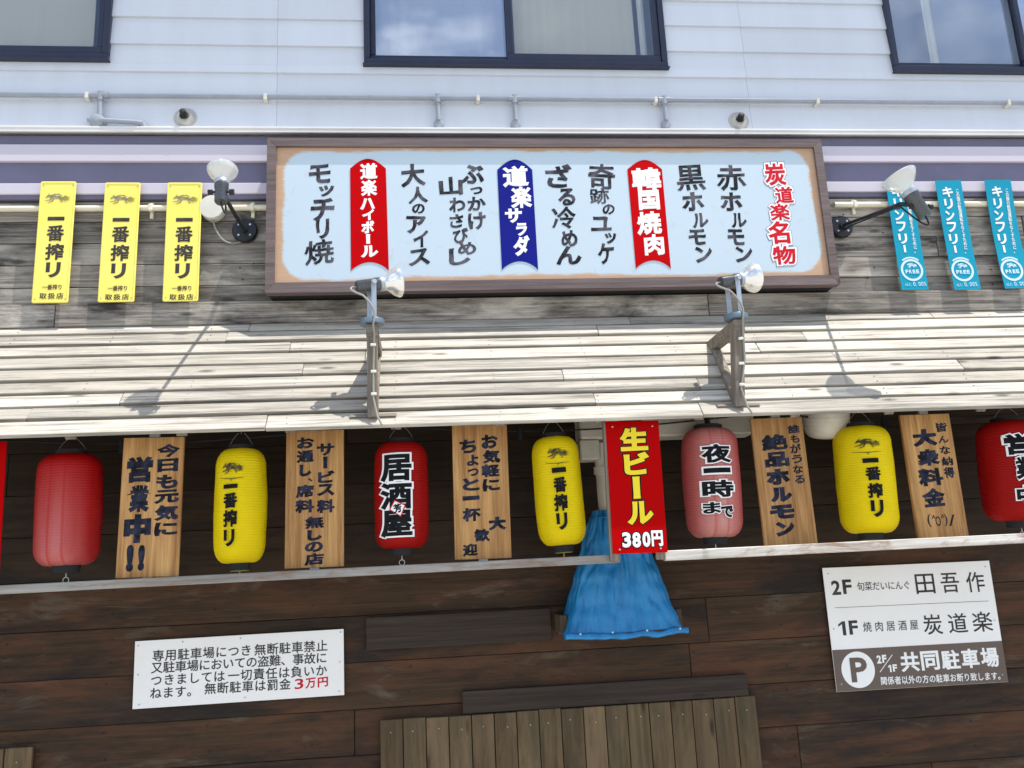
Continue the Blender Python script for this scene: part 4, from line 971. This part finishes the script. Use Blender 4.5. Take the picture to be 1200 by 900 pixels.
# ------------------------------------------------------------------ lanterns
YLN = -.36
def lantern(cx, ytop, ybot, wpx, mat, lab, cat_group, text=None, toff=(0, 0), tk=1, outline=False, emblem=False, ring=True, seal=None, tcol='ink_dark', lean=0.0):
    A = at(cx[0], ytop, YLN); B = at(cx[1], ybot, YLN); mid = at((cx[0]+cx[1])/2, (ytop+ybot)/2, YLN)
    rad = ((at((cx[0]+cx[1])/2+wpx/2, (ytop+ybot)/2, YLN)-at((cx[0]+cx[1])/2-wpx/2, (ytop+ybot)/2, YLN)).length)/2*.995
    H = A.z-B.z; lz = B.z; lx = (A.x+B.x)/2; tilt = math.atan2(A.x-B.x, H)
    root = thing('paper_lantern', lab, 'lantern', (B.x, YLN, lz), (0, tilt, 0), cat_group)
    nrib = 42
    def prof(u):                                                  # u 0..1 from bottom to top
        e = .155
        if u < e: k = u/e; s_ = .52+.48*(1-(1-k)**2.1)**(1/2.1)
        elif u > 1-e: k = (1-u)/e; s_ = .52+.48*(1-(1-k)**2.1)**(1/2.1)
        else: s_ = 1.0
        return rad*s_*(.955+.045*math.sin(math.pi*min(max(u*1.02, 0), 1)))
    NS = nrib*4; pr = []
    for j in range(NS+1):
        u = j/NS; rr = prof(u)-.0016*abs(math.sin(math.pi*u*nrib))**.5*0 + .0015*(1-abs(math.cos(math.pi*u*nrib))) ; pr.append((rr, u*H))
    b = MB(); n = 48; vs = []; fs = []
    sd_ = random.random()*50
    for (r_, z) in pr:
        for k in range(n):
            a = 2*math.pi*k/n; dv = noise.noise(Vector((math.cos(a)*2.1, math.sin(a)*2.1, z*4+sd_)))*.0045+noise.noise(Vector((math.cos(a)*5, math.sin(a)*5, z*14+sd_)))*.0016
            vs.append(((r_+dv)*math.cos(a), (r_+dv)*math.sin(a), z))
    for j in range(len(pr)-1):
        for k in range(n): fs.append([j*n+k, j*n+(k+1) % n, (j+1)*n+(k+1) % n, (j+1)*n+k])
    b.add(vs, fs); b.build('shade', M[mat], root, True)
    rc = prof(0)*.80
    cb = MB(); cb.lathe([(rc*.75, -.030), (rc, -.030), (rc*1.02, -.014), (rc*1.12, .004), (prof(0)*1.01, .006), (prof(0)*.98, .010)], 32); cb.build('bottom_rim', M['rubber'], root, True)
    rt_ = prof(1); ctp = MB(); ctp.lathe([(rt_*.98, H-.008), (rt_*1.01, H-.004), (rt_*1.0, H+.018), (rt_*.9, H+.02), (rt_*.86, H+.0)], 32, None, False); ctp.build('top_rim', M['rubber'], root, True)
    hw = MB(); ztop = AZ1+.10
    hh = ztop-(lz+H)
    for sg in (-1, 1): hw.tube(arc((sg*rt_*.95, 0, H+.012), (sg*rt_*.7, .0, H+.05), (sg*.012, 0, H+min(.075, hh)), 8), .0011, 6)
    hw.tube([(0, 0, H+.07), (0, 0, H+max(hh, .08))], .0011, 6)
    hw.build('hanging_wire', M['fitting'], root, True)
    if ring:
        rg_ = MB(); rg_.tube([(0, 0, -.028), (0, 0, -.048)], .0028, 6); cz = -.06
        rg_.tube([(.012*math.cos(2*math.pi*k/14), 0, cz+.012*math.sin(2*math.pi*k/14)) for k in range(15)], .0022, 6, False); rg_.build('hook', M['steel'], root, True)
    else:
        rg_ = MB(); rg_.tube([(0, 0, -.028), (0, 0, -.055)], .0035, 6); rg_.lathe([(.001, -.034), (rc*.9, -.034), (rc*.9, -.0305), (.001, -.0305)], 24); rg_.build('hook', M['gold'], root, True)
    # lettering laid on the front of the shade
    root_m = Matrix.Translation((B.x, YLN, lz)) @ Matrix.Rotation(tilt, 4, 'Y'); inv = root_m.inverted()
    def lpx(x, y):
        p_ = inv @ at(x, y, YLN-rad*.96); return p_.x, p_.z
    def lbox(q):
        x0, x1, y0, y1 = toff[0]+q[0]/tk, toff[0]+q[1]/tk, toff[1]+q[2]/tk, toff[1]+q[3]/tk
        c0 = lpx((x0+x1)/2, (y0+y1)/2); w_ = lpx(x1, (y0+y1)/2)[0]-lpx(x0, (y0+y1)/2)[0]; h_ = lpx((x0+x1)/2, y0)[1]-lpx((x0+x1)/2, y1)[1]
        return (c0[0]-w_/2, c0[0]+w_/2, c0[1]-h_/2, c0[1]+h_/2)
    def wrap(x, z):
        u = min(max(z/H, .0), 1); r_ = prof(u)+.0075; q = max(r_*r_-x*x, (.25*r_)**2); return -math.sqrt(q)
    if text:
        if outline:
            t = MB()
            for ch, *q in text: letter(t, ch, lbox(q), -.0004, .045, out=.105, wrap=wrap, shear=.02)
            t.build('lettering_edge', M['white'], root)
        t = MB()
        for ch, *q in text: letter(t, ch, lbox(q), -.0016 if outline else -.0006, .05 if ch in '一リ中で' else .040, wrap=wrap, shear=.02)
        t.build('lettering', M[tcol], root)
    if seal:
        ch, q = seal; bx_ = lbox(q); cx_, cz_ = (bx_[0]+bx_[1])/2, (bx_[2]+bx_[3])/2; hw_ = (bx_[1]-bx_[0])/2; hz_ = (bx_[3]-bx_[2])/2
        sp_m = MB(); pts = [(cx_-hw_*.95, cz_-hz_*.1), (cx_-hw_*.35, cz_+hz_*.95), (cx_+hw_*.95, cz_+hz_*.35), (cx_+hw_*.4, cz_-hz_*.95)]
        for sc_, yy, mi in ((1.2, -.0045, 1), (1.0, -.0055, 0)):
            sp_m.mi = mi; q_ = [Vector((cx_+(x-cx_)*sc_, cz_+(z-cz_)*sc_)) for x, z in pts]; gv = []; gf = []
            for a_ in range(7):
                for b_2 in range(7):
                    p_ = (q_[0]*(1-a_/6)+q_[1]*(a_/6))*(1-b_2/6)+(q_[3]*(1-a_/6)+q_[2]*(a_/6))*(b_2/6); gv.append((p_.x, wrap(p_.x, p_.y)+yy, p_.y))
            for a_ in range(6):
                for b_2 in range(6): gf.append([a_*7+b_2, a_*7+b_2+1, a_*7+b_2+8, a_*7+b_2+7])
            sp_m.add(gv, gf)
        sp_m.build('seal', [M['white'], M['red_ink']], root)
        t = MB(); letter(t, ch, (cx_-hw_*.55, cx_+hw_*.55, cz_-hz_*.6, cz_+hz_*.6), -.0065, .04, wrap=wrap, rot=.2); t.build('seal_lettering', M['ink_dark'], root)
    if emblem:
        e = MB(); bb = lbox(emblem); beast(e, (bb[0]+bb[1])/2, (bb[2]+bb[3])/2+.006, bb[1]-bb[0], (bb[3]-bb[2])*.75, -.0006, wrap)
        cx_, cz_, w_ = (bb[0]+bb[1])/2, bb[2], bb[1]-bb[0]
        stroke(e, [(cx_-w_*.5, cz_+.008), (cx_, cz_+.003), (cx_+w_*.5, cz_+.008)], [.0008, .002, .0008], -.0008, wrap)
        stroke(e, [(cx_, cz_+.004), (cx_, cz_-.008)], [.002, .001], -.0008, wrap); e.build('emblem', M['emblem_dark'], root)
    return root
RG, YG = 'red lanterns under the awning', 'yellow lanterns under the awning'
lantern((84, 78), 533, 663, 75.5, 'lan_pale_patch', 'plain red lantern with pale streaks and no lettering', RG)
lantern((282.5, 281), 527, 660, 60.5, 'lan_yellow', 'yellow lantern between the greeting board sign and the board of many small characters', YG,
        [('一', 262, 279, 567.5, 572.5), ('番', 261.5, 279, 577.5, 595.5), ('搾', 261.5, 278.5, 597.5, 617.5), ('リ', 262, 275.5, 620.5, 640.5)], emblem=(257, 286, 540, 562), ring=False)
lantern((470, 471), 519, 643, 64, 'lan_red', 'red lantern with bold white edged black lettering and a white seal', RG,
        [('居', 610, 790, 182, 338), ('酒', 608, 792, 342, 496), ('屋', 612, 795, 500, 655)], (320, 495), 4.865, True, seal=('芳', (668, 752, 448, 535)))
lantern((649, 660), 513, 639, 56.5, 'lan_yellow', 'yellow lantern beside the blue tarpaulin', YG,
        [('一', 632, 715, 290, 320), ('番', 640, 720, 345, 435), ('搾', 645, 725, 445, 545), ('リ', 660, 725, 555, 655)], (520, 490), 5.0, emblem=(592, 732, 165, 270), ring=False)
lantern((829.5, 838), 503, 630, 65, 'lan_pink', 'bleached pink lantern with white edged black lettering', RG,
        [('夜', 60, 155, 465, 525), ('一', 68, 152, 541, 557), ('時', 65, 163, 580, 635), ('ま', 68, 120, 650, 687), ('で', 120, 162, 662, 700)], (800, 350), 2.7275, True)
lantern((1008, 1020.5), 501, 625, 63, 'lan_yellow', 'yellow lantern next to the wooden board sign with the smiling face', YG,
        [('一', 757, 840, 285, 312), ('番', 770, 855, 335, 415), ('搾', 785, 865, 430, 518), ('リ', 803, 872, 530, 630)], (860, 480), 5.0, emblem=(705, 852, 160, 255), ring=False)
lantern((1181, 1196), 495, 611, 71, 'lan_red', 'deep red lantern beyond the wooden board sign with the smiling face', RG,
        [('営', 755, 890, 200, 330), ('業', 795, 905, 345, 485), ('中', 820, 905, 525, 640)], (1040, 470), 5.294, True)

fc_ = thing('power_cable', 'thin dark power cable looping along under the awning above the lanterns', 'cable', (0, -.30, AZ1+.05))
b = MB(); pts = []
for q in range(0, 221):
    x = XL+.2+(XR-XL-.4)*q/220; pts.append((x, -.31+.015*math.sin(x*3.1), AZ1+.045-.045*abs(math.sin(x*1.75+.4))))
b.tube(pts, .004, 6); loc(b, fc_).build('cord', M['rubber'], fc_, True)
for q in range(12):
    x = XL+.35+q*.897; j_ = MB(); zc = AZ1+.045-.045*abs(math.sin(x*1.75+.4)); j_.tube([(x, -.31+.015*math.sin(x*3.1), zc-.045), (x, -.31+.015*math.sin(x*3.1), zc+.012)], [.016, .012], 10); loc(j_, fc_).build('lamp_holder', M['rubber'], fc_, True)
# ------------------------------------------------------------------ duct, tarpaulin
dz = at(840, 497, -.2).z; dt = thing('duct', 'off white exhaust duct running under the awning behind the red beer panel', 'duct', (at(780, 497, -.2).x, -.2, dz))
x0, x1 = at(676, 497, -.2).x, at(878, 497, -.2).x
b = MB(); b.box((x0, -.27, dz-.062), (x1, -.13, dz+.09), .008); loc(b, dt).build('horizontal_box', M['duct'], dt)
bx0 = at(690, 520, -.2).x
b = MB(); b.box((bx0-.055, -.26, dz-.16), (bx0+.04, -.14, dz-.0645), .006); loc(b, dt).build('bracket_box', M['duct'], dt)
px_ = at(707, 560, -.2).x; ztp = at(707, 532, -.2).z; zbt = at(712, 618, -.2).z
b = MB(); b.tube([(px_, -.2, ztp+.05), (px_+.004, -.2, zbt)], .037, 18); b.lathe([(.037, 0), (.044, .002), (.044, .035), (.037, .037)], 18, Matrix.Translation((px_, -.2, at(708, 556, -.2).z))); loc(b, dt).build('pipe', M['duct'], dt, True)
rc_ = at(966, 480, -.28); rv = thing('round_lantern', 'off white ribbed round lantern tucked up under the awning edge', 'lantern', (rc_.x, -.28, rc_.z-.04))
b = MB(); pr = []
for j in range(61):
    a = -math.pi/2+math.pi*j/60; rr = .112*abs(math.cos(a))**.55+.002*abs(math.sin(j*.8)); pr.append((max(rr, .001), .105*math.sin(a)))
b.lathe(pr, 36, Matrix.Rotation(R(12), 4, 'X')); b.build('shade', M['duct'], rv, True)
hw = MB(); hw.tube([(0, 0, .1), (0, 0, .26)], .004, 6); hw.build('hanging_wire', M['cable'], rv)

# tarp: wraps the pipe at the top and spreads over a hood fixed to the wall
zt_ = at(712, 598, -.22).z; zb_ = at(735, 741, -.29).z; xa, xb = at(662, 745, -.29).x, at(806, 738, -.29).x
tp = thing('tarpaulin', 'blue tarpaulin tied round a pipe and spread over a wall hood below the red panel', 'tarpaulin', ((xa+xb)/2, 0, zb_))
cxm = (xa+xb)/2; rows, n = 80, 260; vs = []; fs = []
W2 = (xb-xa)/2
keys = [(0.0, .064, .058), (.15, .112, .072), (.29, .150, .085), (.40, .174, .095), (.57, .206, .112), (.72, .232, .124), (.92, W2*.95, .135), (1.0, W2*1.02, .138)]
def kf(u):
    for (a, w1, d1), (b_, w2, d2) in zip(keys[:-1], keys[1:]):
        if u <= b_:
            t = (u-a)/(b_-a); t = t*t*(3-2*t)*.5+t*.5; return w1+(w2-w1)*t, d1+(d2-d1)*t
    return keys[-1][1:]
for j in range(rows+1):
    u = j/rows; z = zt_+(zb_-zt_)*u; w_, d_ = kf(u); xc = px_+(cxm-px_)*min(1, u*2.5); yc = -.2+(.2-d_-.012)*min(1, u*1.3)*.98
    w_ *= .98; ex = 2.0+4.0*u
    for k in range(n):
        a = 2*math.pi*k/n; ca, sa = math.cos(a), math.sin(a)
        q = (abs(ca)**ex+abs(sa)**ex)**(-1/ex)
        rg1 = abs(noise.noise(Vector((ca*2.6+u*.6, sa*2.6, u*2.3)))); rg2 = abs(noise.noise(Vector((ca*6+3, sa*6, u*1.2+5)))); fold = (-.030*(.22-min(rg1, .22))-.016*(.18-min(rg2, .18)))*1.6+(noise.noise(Vector((math.cos(a)*4.2, math.sin(a)*4.2, u*1.6)))*.016+noise.noise(Vector((ca*11, sa*11, u*2.4)))*.008+noise.noise(Vector((ca*3, sa*3, u*14)))*.004)*(1.25 if u < .4 else .85)*(1-.6*max(0, u-.9)*10*.5)
        vs.append((xc+w_*q*ca*(1+fold/w_*.7), min(yc+d_*q*sa+fold*sa, -.004), z+.01*noise.noise(Vector((ca*2, sa*2, 3)))*u))
for j in range(rows):
    for k in range(n): fs.append([j*n+k, j*n+(k+1) % n, (j+1)*n+(k+1) % n, (j+1)*n+k])
fs.append([rows*n+k for k in range(n)])
b = MB(); b.add(vs, fs); loc(b, tp).build('sheet', M['tarp'], tp, True)
hm = MB(); yf = -.288; pts = [(xa+(xb-xa)*q/24, yf-.004+.008*noise.noise(Vector((q*.4, 0, 0))), zb_-.004+.012*noise.noise(Vector((q*.3, 7, 0)))-.010*math.sin(math.pi*q/24)) for q in range(25)]
hm.tube(pts, [.014+.006*noise.noise(Vector((q*.5, 3, 1))) for q in range(25)], 8); loc(hm, tp).build('hem', M['tarp'], tp, True)
ey = MB()
for q in (.12, .38, .66, .93): ey.lathe([(.0001, 0), (.006, 0), (.005, .003), (.0001, .004)], 8, axis_matrix((xa+(xb-xa)*q, yf-.014, zb_+.004), (0, -1, .2)))
loc(ey, tp).build_each('eyelet', M['steel'], tp)
for xx in (xa+.012, xb-.012):
    tb_ = MB(); tb_.box((xx-.016, -.20, zb_+.004), (xx+.016, -.002, zb_+.085), .003); loc(tb_, tp).build('corner_block', M['batten'], tp)
tie = MB(); wq, dq = kf(.06); tie.tube([(px_+(cxm-px_)*.1*2.5+(wq+.004)*math.cos(2*math.pi*k/24), -.19+(dq+.006)*math.sin(2*math.pi*k/24), zt_+(zb_-zt_)*.06) for k in range(25)], .0035, 6, False); loc(tie, tp).build('tie_cord', M['tarp'], tp, True)

# ------------------------------------------------------------------ parking signs
off, kk = (100, 700), 3.3333
P = Panel(*[(off[0]+p[0]/kk, off[1]+p[1]/kk) for p in ((195, 172), (1010, 123), (1010, 382), (183, 437))], -.02)
s1 = thing('parking_notice', 'white parking notice of four text lines ending in red', 'sign', P.loc, P.rot)
b = MB(); b.box((-P.w/2, 0, 0), (P.w/2, .004, P.h), .001); b.build('panel', M['sign_white'], s1)
t = MB()
P.row(t, '専用駐車場につき', (285, 229), (628, 208), 45, off, kk, 1.02, y=-.0008, bev=.014); P.row(t, '無断駐車禁止', (683, 205), (924, 190), 45, off, kk, 1.02, y=-.0008, bev=.014)
P.row(t, '又駐車場においての盗難、事故に', (280, 276), (922, 237), 45, off, kk, 1.02, y=-.0008, bev=.014)
P.row(t, 'つきましては', (278, 325), (523, 309), 45, off, kk, 1.02, y=-.0008, bev=.014); P.row(t, '一切責任は負いか', (580, 306), (922, 286), 45, off, kk, 1.02, y=-.0008, bev=.014)
P.row(t, 'ねます。', (275, 375), (420, 366), 45, off, kk, 1.02, y=-.0008, bev=.014); P.row(t, '無断駐車は罰金', (488, 357), (780, 340), 45, off, kk, 1.02, y=-.0008, bev=.014)
t.build('lettering', M['ink_grey'], s1)
t = MB()
for ch, *q in (('3', 818, 852, 318, 358), ('万', 860, 900, 315, 355), ('円', 908, 948, 312, 350)): letter(t, ch, P.box(q, off, kk), -.0008, .012 if ch == '3' else .026, shear=.06)
t.build('red_lettering', M['red_ink'], s1)
sw = MB()
for x, z in ((-.97, .93), (-.55, .95), (0, .95), (.97, .95), (-.96, .5), (.96, .5), (-.94, .06), (.05, .06), (.95, .06)): sw.lathe([(.0001, 0), (.004, 0), (.003, .002), (.0001, .003)], 8, axis_matrix((x*P.w/2, -.0005, z*P.h), (0, -1, 0)))
sw.build_each('screw', M['steel'], s1)

off, kk = (960, 650), 5.217
P = Panel(*[(off[0]+p[0]/kk, off[1]+p[1]/kk) for p in ((12, 80), (1033, 38), (1163, 775), (115, 842))], -.02)
s2 = thing('tenant_sign', 'white and brown board listing both floors with a circled letter P', 'sign', P.loc, P.rot)
b = MB(); b.box((-P.w/2, 0, 0), (P.w/2, .004, P.h), .001); b.build('panel', M['sign_white'], s2)
yb_ = (P.px(off[0]+82/kk, off[1]+580/kk)[1]+P.px(off[0]+1120/kk, off[1]+530/kk)[1])/2
b = MB(); b.box((-P.w/2+.001, -.0012, .001), (P.w/2-.001, -.0004, yb_)); b.build('brown_band', M['sign_brown'], s2)
t = MB(); y1 = -.0008
for ch, bv, *q in (('2', .03, 75, 130, 158, 246), ('F', .03, 143, 198, 152, 240), ('田', .008, 588, 705, 118, 238), ('吾', .008, 742, 855, 112, 232), ('作', .008, 898, 1010, 105, 228), ('1', .03, 118, 162, 408, 494), ('F', .03, 182, 236, 402, 488), ('炭', .008, 635, 752, 365, 488), ('道', .008, 788, 905, 358, 478), ('楽', .008, 935, 1058, 348, 470)):
    letter(t, ch, P.box(q, off, kk), y1, bv, shear=-.0)
P.row(t, '旬菜だいにんぐ', (254, 195), (534, 187), 54, off, kk, .9, y=y1, bev=.004); P.row(t, '焼肉居酒屋', (294, 443), (580, 430), 62, off, kk, .92, y=y1, bev=.004)
A = P.px(off[0]+95/kk, off[1]+325/kk); B = P.px(off[0]+1035/kk, off[1]+283/kk); stroke(t, [A, B], [.001, .001], y1)
t.build('lettering', M['ink_grey'], s2)
t = MB(); y2 = -.0022
for ch, bv, *q in (('2', .045, 350, 378, 615, 665), ('F', .045, 383, 410, 612, 660), ('1', .045, 420, 440, 674, 718), ('F', .045, 448, 475, 670, 714), ('共', .03, 495, 610, 595, 715), ('同', .03, 620, 732, 588, 705), ('駐', .03, 745, 858, 582, 700), ('車', .03, 868, 975, 575, 692), ('場', .03, 985, 1095, 568, 688)): letter(t, ch, P.box(q, off, kk), y2, bv)
stroke(t, [P.px(off[0]+445/kk, off[1]+612/kk), P.px(off[0]+370/kk, off[1]+718/kk)], [.0018, .0018], y2)
P.row(t, '関係者以外の方の駐車お断り致します。', (394, 772), (1110, 740), 50, off, kk, .88, y=y2, bev=.018)
c0 = P.px(off[0]+237/kk, off[1]+703/kk); rr = P.box((135, 339, 600, 806), off, kk); rr = (rr[1]-rr[0])/2
t.add([(c0[0]+rr*math.cos(2*math.pi*k/48), y2, c0[1]+rr*math.sin(2*math.pi*k/48)) for k in range(48)], [list(range(48))])
t.build('white_lettering', M['white'], s2)
t = MB(); letter(t, 'P', P.box((190, 293, 628, 778), off, kk), -.0032, .03); t.build('parking_letter', M['sign_brown'], s2)
sw = MB()
for x, z in ((-.94, .95), (.94, .95), (-.95, .5), (.95, .5), (-.94, .06), (.94, .06)): sw.lathe([(.0001, 0), (.004, 0), (.003, .002), (.0001, .003)], 8, axis_matrix((x*P.w/2, -.0005, z*P.h), (0, -1, 0)))
sw.build_each('screw', M['steel'], s2)

# ------------------------------------------------------------------ boarded panels at the foot of the wall
def board_panel(xa, xb, zt, nb, lab, zb=.1):
    r = thing('wooden_shutter', lab, 'shutter', ((xa+xb)/2, 0, zb)); w_ = (xb-xa)/nb
    b = MB()
    for i in range(nb):
        b.tone = random.random(); b.box((xa+i*w_+.002, -.040+random.uniform(-.002, .002), zb), (xa+(i+1)*w_-.002, -.018, zt+random.uniform(-.003, .003)), .002)
    loc(b, r).build('board', M['batten'], r)
    n_ = MB()
    for i in range(nb):
        for z in (zt-.06+random.uniform(-.01, .01), zb+.2):
            n_.lathe([(.0001, 0), (.004, 0), (.003, .002), (.0001, .003)], 8, axis_matrix((xa+(i+.5)*w_+random.uniform(-.02, .02), -.0415, z), (0, -1, 0)))
    loc(n_, r).build_each('nail', M['fitting'], r)
    bb = MB(); bb.box((xa+.03, -.0165, zb+.1), (xb-.03, -.0045, zb+.18)); bb.box((xa+.03, -.0165, zt-.12), (xb-.03, -.0045, zt-.04)); loc(bb, r).build_each('backing_batten', M['header'], r)
xa, xb = at(445, 842, -.04).x, at(886, 819, -.04).x
board_panel(xa, xb, at(660, 830.5, -.04).z, 17, 'wide panel of upright greenish brown boards under the dark header plank')
board_panel(at(38, 876, -.04).x-1.3, at(38, 876, -.04).x, at(20, 876, -.04).z, 11, 'corner of another upright board panel below the white parking notice')
hx0, hx1 = at(542, 820, -.03).x, at(876, 803, -.03).x; hz0, hz1 = at(700, 826.5, -.03).z, at(700, 800.5, -.03).z
b = MB(); b.tone = .5; b.box((hx0, -.034, hz0), (hx1, -.0045, hz1), .002)
hd = b.build('header_plank', M['header']); tag(hd, 'long dull purple brown plank fixed above the upright board panel', 'plank')
px0, px1 = at(429, 740, -.02).x, at(646, 735, -.02).x; pz0, pz1 = at(540, 756, -.02).z, at(540, 718, -.02).z
b = MB(); b.tone = .8; b.box((px0, -.022, pz0), (px1, -.0045, pz1), .002)
hd = b.build('patch_plank', M['header']); tag(hd, 'short patch plank on the dark wall between the white notice and the blue tarpaulin', 'plank')
